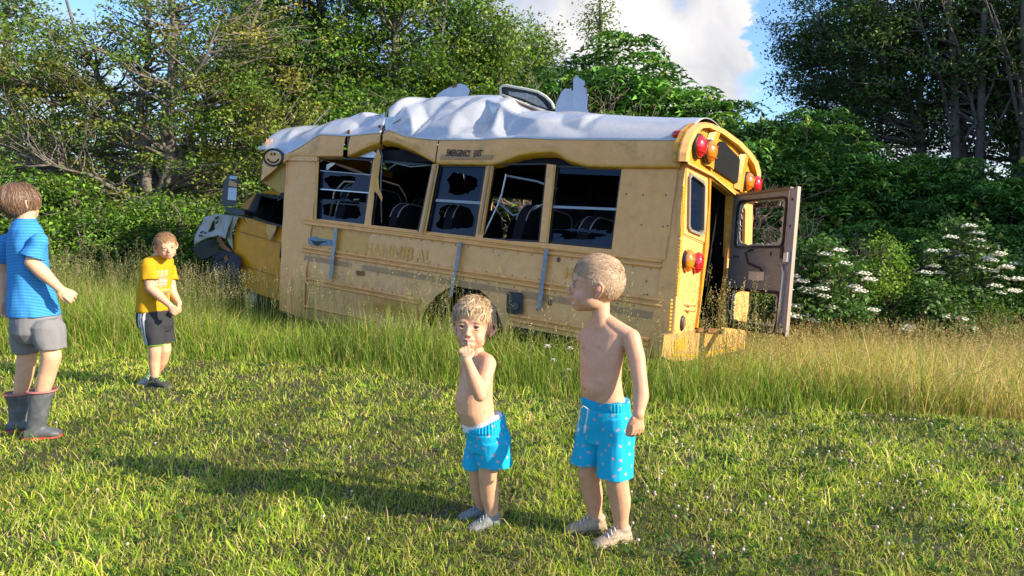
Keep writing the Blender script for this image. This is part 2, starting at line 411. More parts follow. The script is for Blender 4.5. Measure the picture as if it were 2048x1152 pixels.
for L, Rr in (((865, 328), (877, 328)), ((973, 328), (989, 328))):
    B_ = {865: ((837, 467), (851, 469)), 973: ((950, 477), (965, 479))}[L[0]]
    o = post([L, Rr, B_[1], B_[0]])
    lx, bx = L[0], B_[0][0]
    splate('post_ridge', [(lx+4, 330), (lx+8, 330), (bx+9, 467), (bx+4.5, 466)], .010, .024, mat('post_shade', BROWN, .5), o)
    splate('post_flange', [(lx+9.5, 330), (lx+12.5, 330), (bx+14, 468), (bx+10.5, 467)], .010, .022, m_yel, o)
o = post([(1094, 328), (1112, 330), (1096, 486), (1079, 484)])
splate('post_flange', [(1108.5, 330), (1112.5, 330), (1096.6, 485), (1092.5, 485)], .010, .02, m_yel, o)
# blank panel at the rear of the window row
P_ = [(1245, 333), (1357, 333), (1333, 520), (1224, 500)]
V, F = sheet([SP(*p) for p in P_], [], .05, lambda x, z: (x, .008+.004*nz(x, z, 4, 3), z))
mk('blank_panel', V, F, m_tan, bus, True)
b_ = MB()
for X, Y in [(1070, 685), (1160, 690), (1280, 690), (1290, 855), (1265, 860), (1150, 850), (1305, 480), (1250, 525), (1215, 525), (1175, 522), (1140, 522), (1100, 520), (1070, 518), (1030, 520), (965, 520), (930, 518), (1285, 525)]:
    b_.ell(S3(*c2(X, Y), .02 if Y < 560 else .014), (.007, .004, .007), nu=6, nv=4)
b_.build('panel_screws', mat('dull_rivets', (.16, .11, .06), .6), bus)
# ---- windows: black frame, jagged remains of tinted glass
def jag(cx, cy, rx, ry, n=34, amp=.16, seed=0, sq=2.6):
    o = []; rd = random.Random(seed)
    for i in range(n):
        t = 2*pi*i/n; c, s = cos(t), sin(t)
        k = (abs(c)**sq+abs(s)**sq)**(-1/sq)*(1+rd.uniform(-amp, amp*.5)+.10*sin(3*t+seed))
        o.append((cx+rx*c*k, cy+ry*s*k))
    return o
def frame(quad, t=5, name='window_frame', m=m_black):
    cxq = sum(p[0] for p in quad)/4; cyq = sum(p[1] for p in quad)/4
    inner = [(p[0]+(t if p[0] < cxq else -t), p[1]+(t if p[1] < cyq else -t)) for p in quad]
    return splate(name, quad, -.035, -.004, m, holes=[inner]), inner
def pane(quad, holes, parent, name='pane'):
    return splate(name, quad, -.022, -.017, m_glass, parent, holes=holes)
splate('pale_scrap', [c1(*p) for p in [(900, 655), (925, 645), (957, 644), (945, 660), (925, 672), (908, 692), (895, 685)]], -.06, -.05, mat('pale_scrap', (.75, .72, .66), .6))
w1, i1 = frame([(637, 312), (747, 319), (728, 452), (632, 441)], 3)
pane([(642, 343), (742, 352), (738, 384), (640, 377)], [jag(680, 364, 30, 14, seed=3, amp=.12)], w1)
pane([(639, 398), (736, 406), (728, 450), (635, 439)], [jag(684, 419, 38, 19, seed=5)], w1)
for ya, yb, m_ in ((340, 349, m_edge), (377, 385, m_alu), (403, 411, m_black)):
    splate('window_rail', [(640, ya), (744, yb), (744, yb+2.2), (640, ya+2.2)], -.018, -.002, m_, w1)
w2, i2 = frame([(762, 320), (866, 329), (837, 467), (743, 455)], 3)
w3, i3 = frame([(878, 329), (973, 329), (950, 476), (852, 469)], 5)
pane(i3, [jag(923, 368, 30, 22, seed=8, amp=.13), jag(912, 436, 37, 24, seed=13, amp=.12, sq=4)], w3)
splate('window_rail', [(872, 398), (962, 403), (961, 409), (871, 403)], -.016, .0, m_edge, w3)
w4, i4 = frame([(989, 328), (1095, 326), (1079, 484), (965, 478)], 3)
b_ = MB(); b_.tube([S3(*c2(432, 580), -.03), S3(*c2(410, 680), -.04), S3(*c2(385, 750), -.02), S3(*c2(312, 905), -.01)], .008, 6)
b_.build('bent_trim', m_alu, w4)
b_ = MB(); b_.tube([S3(*c2(440, 590), -.10), S3(*c2(600, 620), -.16), S3(*c2(700, 660), -.12)], .012, 6); b_.tube([S3(*c2(400, 740), -.1), S3(*c2(470, 800), -.14), S3(*c2(560, 780), -.16), S3(*c2(640, 735), -.12)], .012, 6)
b_.build('hanging_cable', m_steel, w4)
w5, i5 = frame([(1114, 331), (1245, 335), (1225, 498), (1097, 486)], 4)
pane([(1114, 333), (1243, 338), (1242, 352), (1113, 347)], [], w5)
pane([(1103, 458), (1228, 468), (1225, 496), (1099, 484)], [jag(1160, 468, 52, 12, seed=21, amp=.3)], w5)
splate('window_rail', [(1106, 411), (1234, 416), (1233, 421), (1105, 416)], -.016, .0, m_edge, w5)
# ---- eave band and roof
colour_px = [(523, 300), (529, 299), (568, 312), (600, 296), (638, 270), (693, 273), (705, 272), (745, 268), (769, 266), (778, 261), (790, 265), (805, 272), (845, 279), (881, 282), (884, 281), (960, 281), (1000, 278), (1038, 277), (1113, 280), (1240, 281), (1365, 282)]
eave_px = [(517, 355), (524, 361), (545, 349), (574, 317), (592, 310), (635, 311), (698, 311), (705, 308), (735, 294), (769, 281), (777, 281), (800, 287), (832, 302), (872, 325), (882, 327), (985, 328), (1000, 325), (1035, 311), (1065, 305), (1106, 303), (1118, 307), (1135, 319), (1173, 331), (1240, 333), (1360, 333)]
top_px = [(521, 274), (540, 268), (600, 262), (640, 256), (700, 246), (768, 234), (780, 245), (800, 240), (826, 213), (850, 196), (873, 194), (960, 190), (1000, 190), (1045, 208), (1070, 220), (1110, 228), (1150, 231), (1200, 237), (1300, 242), (1372, 245)]
WT = .55
tabC = sorted(SP(*p, w=-.03) for p in colour_px); tabE = sorted(SP(*p, w=-.03) for p in eave_px)
tabT = sorted(SP(*p, w=WT) for p in top_px)
def vC(u): return lerp_tab(tabC, u)
def vE(u): return lerp_tab(tabE, u)
def vT(u): return lerp_tab(tabT, min(max(u, tabT[0][0]), tabT[-1][0]))
def us(px, py=230, w=.2): return SP(px, py, w)[0]
bul0, bul1 = us(1130), us(790)            # extent of the pushed-up part
def bulge(u):
    k = min(1, max(0, (u-bul0)/.5))*min(1, max(0, (bul1-u)/.12)); return k*k*(3-2*k)
# creases: (px, py) - (px, py), height, half width; pixels are turned into (u, share of the way up to the crest)
dents = [(981, 196, .02), (958, 222, .055), (980, 269, -.035), (994, 224, .065), (977, 236, -.055), (929, 247, .055), (888, 268, .045), (905, 232, -.01), (870, 240, -.01), (925, 263, .045), (950, 256, -.02), (1012, 215, -.03),
         (1040, 243, .055), (1062, 226, .025), (1035, 268, -.03), (1085, 262, .025), (1110, 244, -.015), (1170, 262, .02), (1173, 273, -.015), (1130, 268, -.01), (1200, 252, .004), (1260, 262, 0), (1320, 262, 0), (800, 254, .02), (845, 262, .06), (838, 274, -.03), (815, 241, -.01),
         (832, 222, .01), (860, 214, -.01), (858, 250, -.03), (882, 222, .015), (790, 262, -.02), (745, 254, .03), (762, 256, -.01), (725, 262, -.025), (706, 256, .02), (690, 262, -.005), (660, 264, 0), (632, 272, .03), (600, 291, .025), (612, 274, -.03), (580, 284, 0), (556, 276, 0), (1005, 262, .02), (965, 205, 0), (920, 205, .01), (1022, 255, -.01)]
def s_of(px, py):
    yc = float(np.interp(px, [p[0] for p in colour_px], [p[1] for p in colour_px])); yt = float(np.interp(px, [p[0] for p in top_px], [p[1] for p in top_px]))
    return max(0, min(1, (yc-py)/(yc-yt)))
_cp = [(us(x, y), s_of(x, y)*.6, d) for x, y, d in dents]
for i in range(36): _cp += [(-.1+.15*i, -.02, 0), (-.1+.15*i, .62, .0)]
_nd = len(dents); _ed = [(_nd+2*i, _nd+2*i+2) for i in range(35)]+[(_nd+2*i+1, _nd+2*i+3) for i in range(35)]+[(_nd, _nd+1), (_nd+70, _nd+71)]
_dt = geometry.delaunay_2d_cdt([Vector(p[:2]) for p in _cp], _ed, [], 1, 1e-6); _TV = np.array([tuple(v) for v in _dt[0]]); _TZ = np.array([_cp[o_[0]][2] if o_ else 0 for o_ in _dt[3]]); _TF = np.array([tuple(f) for f in _dt[2]])
def crumple(u, s):
    acc = 0
    for du, ds in ((0, 0), (.003, .001), (-.003, .001), (0, -.003)):
        p = np.array((u+du, s*.6+ds)); A, B, C_ = _TV[_TF[:, 0]], _TV[_TF[:, 1]], _TV[_TF[:, 2]]
        d = (B[:, 1]-C_[:, 1])*(A[:, 0]-C_[:, 0])+(C_[:, 0]-B[:, 0])*(A[:, 1]-C_[:, 1])
        w0 = ((B[:, 1]-C_[:, 1])*(p[0]-C_[:, 0])+(C_[:, 0]-B[:, 0])*(p[1]-C_[:, 1]))/d; w1 = ((C_[:, 1]-A[:, 1])*(p[0]-C_[:, 0])+(A[:, 0]-C_[:, 0])*(p[1]-C_[:, 1]))/d; w2 = 1-w0-w1
        k = np.argmax(np.minimum(np.minimum(w0, w1), w2)); z = _TZ[_TF[k]]; acc += z[0]*w0[k]+z[1]*w1[k]+z[2]*w2[k]
    return acc/4*1.5
NS = 34
def roof_point(u, s):
    """s 0..1 from the colour line to the crest, 1..2 over to the far eave"""
    c, t = vC(u), vT(u); b = bulge(u)
    if s <= 1:
        w_r = .60*s**1.0; sh = 1-(1-s)**2.3; w_b = .62*s; shb = 1-(1-s)**1.25
        w = w_r*(1-b)+w_b*b; h = sh*(1-b)+shb*b
        v = c+(t-c)*h; w = -.03+w*(.75+.25*s)
        k = crumple(u, s)*min(1, s*8)
        k += .006*abs(nz(u, s*2, 5, 6))*(.2+b)
        return Vector((u, -(w-k*.75), v+k*.55))
    q = s-1; t2 = min(.45, t)-.02
    w = .57+q*1.64; top = t+(t2-t)*min(1, q*1.7)
    if b > 0: top -= .25*b*max(0, sin(q*pi))                     # caved in behind the fold
    v = top-(max(0, q-.8)/.2)**2*.5
    return Vector((u, -w, v+.01*nz(u, q*3, 2, 2)))
def roof_sheet(ua, ub, du=.02):
    n_ = max(2, int((ub-ua)/du)); U = [ua+(ub-ua)*i/n_ for i in range(n_+1)]; S = [i/NS for i in range(NS+1)]+[1+i/10 for i in range(1, 11)]
    vs = [roof_point(u+.55*min(1, s)**1.2*math.exp(-((u-uT1)/.75)**2), s) for u in U for s in S]; m_ = len(S); fs = []
    for i in range(n_):
        for j in range(m_-1): a = i*m_+j; fs.append((a, a+m_, a+m_+1, a+1))
    return vs, fs
def band_sheet(ua, ub, du=.025):
    n_ = max(2, int((ub-ua)/du)); U = [ua+(ub-ua)*i/n_ for i in range(n_+1)]; vs = []; fs = []; m_ = 7
    for u in U:
        c, e = vC(u), vE(u); p0 = roof_point(u, 0)
        for j in range(m_):
            s = j/(m_-1); v = e+(c-e)*s; k = .018*nz(u, s, 6, 5)*(1 if 1.0 < u < 3.6 else .35)*sin(pi*s)
            vs.append(Vector((u, -p0.y*0+(.03+.012*sin(pi*s)+k) if s < 1 else p0.y, v)))
    for i in range(n_):
        for j in range(m_-1): a = i*m_+j; fs.append((a, a+m_, a+m_+1, a+1))
    return vs, fs
def lip_sheet(ua, ub):
    n_ = max(2, int((ub-ua)/.04)); b_ = MB(); vs = []; fs = []
    for i in range(n_+1):
        u = ua+(ub-ua)*i/n_; e = vE(u); raised = max(0, e+.05)
        dz = .012+.10*min(.25, raised); vs += [(u, .034, e+.012), (u, .040, e-.004), (u, .030, e-.010), (u, .012, e-dz), (u, -.05, e-dz-.012)]
    for i in range(n_):
        for j in range(4): a = i*5+j; fs.append((a, a+5, a+6, a+1))
    b_.add(vs, fs); return b_
uT1 = us(771, 260, 0)+.0; uF = 5.09
m_roof_in = m_dark
def thick(o, t=.004):
    md = o.modifiers.new('solid', 'SOLIDIFY'); md.thickness = t; md.offset = -1; return o
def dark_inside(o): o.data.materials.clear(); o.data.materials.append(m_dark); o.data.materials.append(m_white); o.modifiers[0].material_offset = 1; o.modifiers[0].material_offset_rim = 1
for nm, ua, ub in (('crushed_roof', -.04, uT1-.015), ('front_roof', uT1+.03, 5.07)):
    vs, fs = roof_sheet(ua, ub); o = thick(mk(nm, vs, fs, m_white, bus, True), .008); dark_inside(o)
g1, g2 = us(703, 290, 0), us(695, 290, 0); g3 = us(880, 300, 0)
for ua, ub in ((-.02, g3-.004), (g3+.01, uT1-.012), (uT1+.02, g1), (g2+.01, 4.62)):
    vs, fs = band_sheet(ua, ub); mk('eave_band', vs, fs, m_tan, bus, True)
    lip_sheet(ua, ub).build('drip_lip', m_yel if ub < 4.4 and ub > .8 else m_tan, bus, True)
# backing of the wall above the windows, torn edges and stuffing in the gap
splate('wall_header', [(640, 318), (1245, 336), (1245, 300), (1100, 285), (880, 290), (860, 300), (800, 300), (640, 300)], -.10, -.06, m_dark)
b_ = MB()
for k in range(9):
    u0 = uT1+rng.uniform(-.02, .03)+.03*max(0, k-3); z = .12+.030*k
    b_.box((u0, .0-.05*(k > 5)*(k-5), z), (rng.uniform(.02, .06), .015, rng.uniform(.04, .09)), Matrix.Rotation(rng.uniform(-.6, .6), 3, 'Y'))
b_.build('torn_metal', m_rust, bus)
splate('torn_strip', [c1(*p) for p in [(1280, 345), (1392, 335), (1385, 352), (1335, 385), (1300, 440), (1285, 470), (1284, 400)]], -.03, .0, m_alu)
splate('torn_strip', [c1(*p) for p in [(1035, 430), (1052, 425), (1050, 590), (1036, 585)]], -.02, .02, m_rust)
b_ = MB()
for pts in ([(1225, 545), (1232, 640), (1215, 700), (1222, 780)], [(1240, 550), (1250, 620), (1238, 690)], [(1255, 640), (1330, 640), (1450, 670), (1590, 660)], [(1300, 690), (1360, 650), (1480, 655)], [(1255, 545), (1265, 600), (1256, 760), (1262, 1040)]):
    b_.tube([S3(*c1(*p), -.02+.02*rng.random()) for p in pts], .007, 6)
b_.build('dangling_wires', m_steel, bus, True)
splate('ceiling_scrap', [c1(*p) for p in [(1060, 590), (1200, 560), (1240, 590), (1230, 612), (1100, 604)]], -.05, -.03, m_alu)
splate('roof_rib', [c1(*p) for p in [(1380, 545), (1420, 550), (1430, 640), (1400, 640)]], -.16, -.12, m_rust)
# ---- torn pieces and hatch on top (they stand on the crest line)
def up_plate(name, pts, w, th, m, parent=bus, conv=c2, smoothj=0):
    """plate standing parallel to the side, w metres in from the left wall"""
    b_ = MB(); b_.prism([conv(*p) for p in pts], lambda a, b, d: Vector((SP(a, b, w+d)[0], -(w+d), SP(a, b, w+d)[1])), 0, th); return b_.build(name, m, parent)
up_plate('torn_roof_flap', [(62, 172), (62, 160), (95, 135), (160, 105), (185, 98), (215, 105), (235, 125), (238, 140), (228, 165), (200, 185), (120, 190)], .62, .012, m_white)
up_plate('rust_patch', [(140, 112), (152, 105), (168, 103), (170, 110), (155, 118), (145, 122)], .612, .007, m_rust)
up_plate('torn_roof_flap', [(690, 258), (700, 200), (728, 140), (745, 125), (775, 128), (790, 150), (792, 260)], .66, .02, m_white)
up_plate('torn_roof_flap', [(790, 260), (788, 80), (803, 52), (822, 70), (850, 85), (852, 105), (842, 115), (862, 125), (866, 180), (862, 230), (876, 262)], .60, .010, m_white)
up_plate('rust_patch', [(850, 108), (866, 112), (867, 150), (861, 165), (862, 128), (850, 120)], .594, .004, m_rust)
hat = up_plate('roof_hatch', [(404, 150), (402, 125), (412, 112), (430, 110), (540, 130), (600, 145), (640, 170), (672, 200), (686, 232), (690, 250), (655, 243), (560, 205), (470, 170)], .70, .02, m_black)
b_ = MB(); b_.tube([Vector((SP(*c2(*p), .69)[0], -.69, SP(*c2(*p), .69)[1])) for p in [(404, 150), (402, 122), (415, 110), (435, 110), (540, 129), (602, 144), (642, 168), (674, 200), (687, 232)]], .014, 8); b_.build('hatch_rim', mat('cream_plastic', (.62, .60, .52), .4), hat, True)
up_plate('hatch_panel', [(440, 140), (540, 150), (590, 165), (630, 200), (655, 235), (600, 215), (520, 180), (450, 160)], .672, .02, mat('hatch_grey', (.34, .35, .33), .4, var=(.2, .21, .2), vscale=30), hat)
b_ = MB(); b_.tube([Vector((SP(*c2(*p), .56)[0], -.56, SP(*c2(*p), .56)[1])) for p in [(400, 158), (470, 185), (560, 222), (640, 246)]], .016, 6, flat=(1, .5)); b_.build('hatch_seal', mat('cream_plastic', (.62, .60, .52), .4), hat, True)
b_ = MB(); b_.tube([Vector((SP(*c2(*p), .55)[0], -.55, SP(*c2(*p), .55)[1])) for p in [(415, 168), (470, 192), (560, 229), (610, 246)]], .008, 6); b_.build('rusty_seam', m_rust, hat, True)
# a second fold lying on the flat roof behind the crest
vs = []; fs = []
for i in range(25):
    t = i/24; X = 560+380*t
    for j, dy in enumerate((0, 1)):
        y0 = 262+(22*t); yy = (248+20*t*t+6*sin(t*7)) if j == 0 else (290-4*t)
        u, v = SP(*c2(X, yy), .50 if j == 0 else .36); vs.append((u, -(.50 if j == 0 else .36), v))
for i in range(24): fs.append((2*i, 2*i+2, 2*i+3, 2*i+1))
thick(mk('roof_fold', vs, fs, m_white, bus, True), .006)
# ---- front cap with the smiley
capP = [(523, 275), (560, 264), (575, 264), (575, 316), (572, 335), (574, 382), (560, 384), (540, 372), (524, 362), (517, 355), (519, 300)]
out = [SP(*p, w=-.03) for p in [(519, 277), (531, 268), (530, 298), (548, 303), (568, 311), (584, 303), (582, 316), (560, 330), (540, 348), (524, 362), (517, 352), (516, 300)]]
V, F = sheet(out, [], .03, lambda x, z: (x, .036+.012*nz(x, z, 4, 6)-.10*max(0, (x-4.93)/.16)**2-.25*max(0, z-.08)**1.5, z))
mk('front_cap', V, F, m_tan, bus, True)
V = []; F = []
for i in range(9):                                                   # curved nose of the cap, running across the bus
    t = i/8
    for j in range(8):
        w = .02+2.15*j/7; bow = .12*sin(pi*(j/7)); V.append((5.06+bow-.13*(1-cos(t*1.4))*(t > .0), -w, -.33+.46*t+.14*sin(pi*j/7)*t))
for i in range(8):
    for j in range(7): a = i*8+j; F.append((a, a+1, a+9, a+8))
mk('cap_nose', V, F, m_tan, bus, True)
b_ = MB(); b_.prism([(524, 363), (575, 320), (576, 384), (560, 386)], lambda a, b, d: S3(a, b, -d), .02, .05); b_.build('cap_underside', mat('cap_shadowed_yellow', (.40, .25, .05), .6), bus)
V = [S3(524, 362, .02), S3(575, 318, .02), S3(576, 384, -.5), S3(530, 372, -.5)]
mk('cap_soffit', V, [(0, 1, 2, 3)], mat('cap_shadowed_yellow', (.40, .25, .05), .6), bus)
b_ = MB(); cxs, cys = c1(547, 608)
def capd(px, py):
    x, z = SP(px, py, -.03); return .036+.012*nz(x, z, 4, 6)-.10*max(0, (x-4.93)/.16)**2-.25*max(0, z-.08)**1.5+.006
def capring(cx, cy, rx, ry, a0, a1, r, n=26):
    b_.tube([S3(cx+rx*cos(R(a0+(a1-a0)*i/n)), cy+ry*sin(R(a0+(a1-a0)*i/n)), capd(cx+rx*cos(R(a0+(a1-a0)*i/n)), cy+ry*sin(R(a0+(a1-a0)*i/n)))) for i in range(n+1)], r, 6, flat=(1, 1))
capring(cxs, cys, 18.5, 16.5, 0, 360, .012, 40); capring(cxs+1.5, cys, 18.5, 17, -70, 70, .012); capring(cxs, cys, 11.5, 10, 15, 165, .009)
for dx in (-3.5, 2.8): b_.tube([S3(cxs+dx, cys-9+k*1.6, capd(cxs+dx, cys-9+k*1.6)) for k in range(4)], [.006, .010, .010, .006], 6)
b_.build('smiley_face', m_letter, bus)
b_ = MB(); b_.ell(S3(521, 297, .0), (.035, .030, .030)); b_.build('marker_light', mat('cream_plastic', (.62, .60, .52), .4), bus, True)
b_ = MB(); b_.ell(S3(1358, 270, .0)+Vector((0, .015, 0)), (.055, .035, .034)); b_.build('marker_light', m_red, bus, True)
b_ = MB(); b_.tube([S3(624, 255, -.5), S3(640, 235, -.5), S3(661, 215, -.5)], .005, 5); b_.build('aerial', m_alu, bus)
# ---- lettering
def text(s, size, name, m, M, parent=bus, shear=0, ext=.001, sx=1.0, off=0):
    cu = bpy.data.curves.new(name, 'FONT'); cu.body = s; cu.size = size; cu.extrude = ext; cu.shear = shear; cu.offset = off; cu.align_x = 'LEFT'; cu.space_character = 1.05
    o = bpy.data.objects.new(name, cu); COL.objects.link(o); me = bpy.data.meshes.new_from_object(o.evaluated_get(bpy.context.evaluated_depsgraph_get()))
    bpy.data.objects.remove(o); me.name = name; me.materials.clear(); me.materials.append(m)
    for v in me.vertices: v.co.x *= sx
    o = bpy.data.objects.new(name, me); COL.objects.link(o); o.parent = parent; o.matrix_local = M; return o
def side_text(s, p0, p1, hpx, name, m, d, shear=0, bold=0):
    """text on the side wall reading from pixel p0 to p1 (rearwards)"""
    a, b = S3(*p0, d), S3(*p1, d); x = (b-a); L = x.length; x.normalize(); n = Vector((0, 1, 0)); y = n.cross(x).normalized()
    if y.z < 0: y = -y
    M = Matrix(((x.x, y.x, n.x, a.x), (x.y, y.y, n.y, a.y), (x.z, y.z, n.z, a.z), (0, 0, 0, 1)))
    h = abs(S3(p0[0], p0[1]-hpx, d).z-a.z)
    o = text(s, h/.70, name, m, M, shear=shear, off=bold, ext=.0006); w_ = max(v.co.x for v in o.data.vertices)
    for v in o.data.vertices: v.co.x *= L/w_
    return o
side_text('EMERGENCY', (892, 311), (940, 313), 12.5, 'lettering', m_letter, .050, bold=.0024)
side_text('EXIT', (946, 313), (964, 312), 12.5, 'lettering', m_letter, .050, shear=.25, bold=.0024)
splate('peeled_label', [c2(*p) for p in [(85, 476), (360, 478), (355, 500), (80, 502)]], .042, .046, mat('brown_adhesive', BROWN, .6))
side_text('HANNIB', (727, 508), (824, 520), 24, 'ghost_lettering', m_ghost, .006, bold=.004)
side_text('AL', (830, 521), (860, 525), 24, 'faint_ghost_lettering', mat('faint_ghost', (.70, .40, .115), .5), .006, bold=.004)
side_text('HO', (1128, 556), (1165, 561), 22, 'ghost_lettering', m_ghost, .006, bold=.004)
# ---- fittings on the side
for P_ in ([(669, 456), (675, 456), (663.5, 558), (657.5, 557)], [(917.5, 484), (923.5, 484.5), (904.5, 594), (898, 593)], [(1089, 498), (1096.5, 498.5), (1082, 619), (1073.5, 618.5)]):
    o = splate('steel_strap', P_, .026, .042, m_steel)
o = splate('filler_recess', [c4(*p) for p in [(118, 588), (195, 592), (212, 606), (212, 715), (200, 730), (115, 725), (104, 712), (108, 600)]], .004, .026, m_black)
b_ = MB(); b_.tube([S3(*c4(160, 680), .026), S3(*c4(160, 680), .05)], .035, 12); b_.build('filler_cap', mat('dark_plastic', (.03, .03, .035), .3), o)
splate('blue_scrape', [c3(*p) for p in [(778, 242), (830, 240), (862, 255), (905, 258), (942, 268), (938, 300), (850, 300), (800, 296), (778, 288)]], .004, .008, mat('blue_scrape', (.10, .19, .28), .4, noisecol=(.03, .04, .05), nsc=18))
splate('dark_gash', [c3(*p) for p in [(795, 262), (830, 272), (905, 268), (865, 285), (835, 305), (815, 290)]], .008, .012, m_letter)
splate('red_reflector', [c3(*p) for p in [(1092, 465), (1145, 468), (1146, 498), (1095, 496)]], .005, .014, m_rust)
b_ = MB()
for X, Y, r_ in ((438, 382, .018), (384, 658, .022), (300, 700, .008), (1000, 520, .006)):
    b_.ell(S3(*c4(X, Y), .006), (r_, .006, r_*1.2), nu=8, nv=5)
for k in range(26): b_.ell(S3(rng.uniform(640, 1300), 0, 0)*0+Vector((rng.uniform(.1, 4), .009, rng.uniform(-1.34, -.8))), (rng.uniform(.003, .008), .003, rng.uniform(.003, .007)), nu=6, nv=4)
b_.build('paint_chips', mat('chips', (.10, .07, .06), .7), bus)
# ---- rear wall
jl = [(168, 215), (150, 330), (142, 470), (135, 600), (128, 740), (120, 880), (112, 985)]
wallP = [(168, 213), (265, 268), (383, 366), (474, 392), (470, 600), (452, 900), (436, 1008), (330, 1008), (325, 985), (210, 978), (208, 1010)]+[(110, 1015)]+jl[::-1][:-1]
hole_win = [(188, 280), (236, 315), (243, 330), (238, 530), (226, 543), (182, 525), (175, 510), (178, 292)]
hole_open = [(273, 312), (372, 378), (350, 760), (326, 982), (211, 976)]
hole_winR = [(408, 425), (432, 420), (440, 440), (437, 590), (425, 604), (400, 600)]
# the opening reaches the sill, so the wall is built as panels round it
rplate('rear_wall', jl[:3]+[(138, 560)]+[(262, 602), (271, 312), (265, 266)][:0]+[(140, 548), (262, 600), (268, 310), (267, 268)], -.03, .0, m_tan, holes=[hole_win])
rplate('rear_wall_lower', [(140, 550), (262, 602), (240, 760), (210, 978), (208, 1012), (112, 1015), (120, 880), (135, 600)], -.03, -.003, m_tan)
rplate('rear_wall_right', [(376, 366), (474, 392), (470, 600), (452, 900), (436, 1008), (326, 1010), (350, 760)], -.03, .0, m_tan, holes=[hole_winR])
rplate('door_jamb', [(266, 268), (273, 300), (212, 978), (206, 978), (240, 760), (263, 600)], -.05, .018, m_yel)
rplate('door_jamb', [(373, 368), (381, 372), (369, 655), (360, 655)], -.05, .02, m_yel)
rplate('door_jamb', [(354, 705), (362, 702), (331, 970), (321, 965)], -.03, .03, m_yel)
rplate('door_jamb', [(266, 268), (383, 364), (380, 378), (270, 296)], -.05, .022, m_yel)
# rounded corner column between the side wall and the rear
n_ = 30; vs = []; fs = []; K = 10
for i in range(n_+1):
    z = .05-1.53*i/n_; jx = RP(*q8(float(np.interp(z, [-1.5, -.95, 0.05], [112, 136, 168])), float(np.interp(z, [-1.5, -.95, 0.05], [1000, 600, 215]))))
    wr = jx[0]; 
    for k in range(K+1):
        a = pi/2*k/K; x0 = .02; xr = UR(z)
        vs.append((x0+(xr-x0)*sin(a), .005-(wr+.005)*(1-cos(a)), z))
for i in range(n_):
    for k in range(K): a = i*(K+1)+k; fs.append((a, a+K+1, a+K+2, a+1))
mk('corner_column', vs, fs, m_tan, bus, True)
for p in ([(155, 330), (152, 450), (143, 560)], [(143, 575), (136, 700), (125, 830)], [(98, 850), (90, 990)]):
    b_ = MB()
    for i in range(len(p)-1):
        for t in np.arange(0, 1, .12): b_.prism([q8(p[i][0]+(p[i+1][0]-p[i][0])*t+a, p[i][1]+(p[i+1][1]-p[i][1])*t+c) for a, c in ((-6, -4), (5, -4+rng.uniform(-2, 3)), (4+rng.uniform(-2, 2), 7), (-6, 7))], R3, .0, .006)
    b_.build('reflective_tape', mat('gold_tape', (.62, .34, .02), .35, noisecol=(.5, .33, .13), nsc=30), bus)
splate('corner_seam', [q8(131, 240), q8(134, 240), q8(73, 660), q8(69, 660)], .0, .010, mat('brown_adhesive', BROWN, .6))
# small rear window
g = rplate('window_frame', [(182, 268), (238, 306), (248, 325), (243, 540), (228, 557), (178, 535), (169, 515), (173, 285)], -.01, .02, mat('grey_gasket', (.22, .21, .18), .5), holes=[hole_win])
rplate('pane', hole_win, -.012, -.006, m_glass, g)
rplate('pressed_border', [(165, 236), (262, 284), (258, 590), (150, 545)], .0, .008, m_tan, holes=[[(176, 262), (246, 304), (254, 322), (249, 548), (232, 566), (172, 542), (162, 520), (166, 280)]])
# lamps
def lamp(name, X, Y, m, rw, rv, parent=bus, depth=.05, d0=.02):
    b_ = MB(); p = R8(X, Y, d0); b_.ell(p, (depth, rw, rv), nu=20, nv=12); o = b_.build(name, m, parent, True)
    b2 = MB(); b2.tube([p+Vector((.03, 0, 0)), p+Vector((-.008, 0, 0))], [rw*1.10, rw*1.10], 20); b2.build('lamp_rim', m_black, o, True)
    b3 = MB()
    for k in range(3): b3.tube([p+Vector((-depth*cos(t)*1.0-.001, sin(t)*rw*.9*1, (k-1)*rv*.5)) for t in np.linspace(-.9, .9, 7)], .0025, 5)
    b3.build('lens_rib', m, o)
    return o
lamp('tail_lamp', 165, 670, m_amber, .075, .090); lamp('tail_lamp', 207, 680, m_red, .060, .088)
p = R8(148, 960, 0); b_ = MB(); b_.ell(p, (.02, .045, .065)); o = b_.build('reversing_lamp', m_black, bus, True)
b_ = MB(); b_.ell(p+Vector((-.015, 0, 0)), (.012, .025, .04)); b_.build('lens', m_rust, o, True)
rail_ = None
# cap over the rear: rim, recessed back, ribs, ledge
capO = [(134, 213), (138, 170), (150, 125), (175, 72), (213, 38), (258, 33), (320, 60), (400, 118), (450, 168), (482, 215), (495, 262), (488, 345), (474, 392)]
capI = [(160, 215), (160, 180), (172, 130), (195, 85), (222, 60), (255, 58), (315, 86), (388, 138), (434, 186), (462, 228), (474, 270), (470, 345), (462, 385)]
def RW(X, Y, d): return R8(X, Y, d)
def strip(name, L1, L2, d1, d2, m, sub=6, parent=bus, smooth=True):
    vs = []; fs = []; n = 0
    for i in range(len(L1)-1):
        for k in range(sub if i < len(L1)-2 else sub+1):
            t = k/sub
            a = RW(L1[i][0]+(L1[i+1][0]-L1[i][0])*t, L1[i][1]+(L1[i+1][1]-L1[i][1])*t, d1); b = RW(L2[i][0]+(L2[i+1][0]-L2[i][0])*t, L2[i][1]+(L2[i+1][1]-L2[i][1])*t, d2)
            vs += [a, b]; n += 1
    for i in range(n-1): fs.append((2*i, 2*i+2, 2*i+3, 2*i+1))
    return mk(name, vs, fs, m, parent, smooth)
mid = [((a[0]*.8+b[0]*.2), (a[1]*.8+b[1]*.2)) for a, b in zip(capO, capI)]
cap = strip('rear_cap', capO, mid, .0, .045, m_tan)
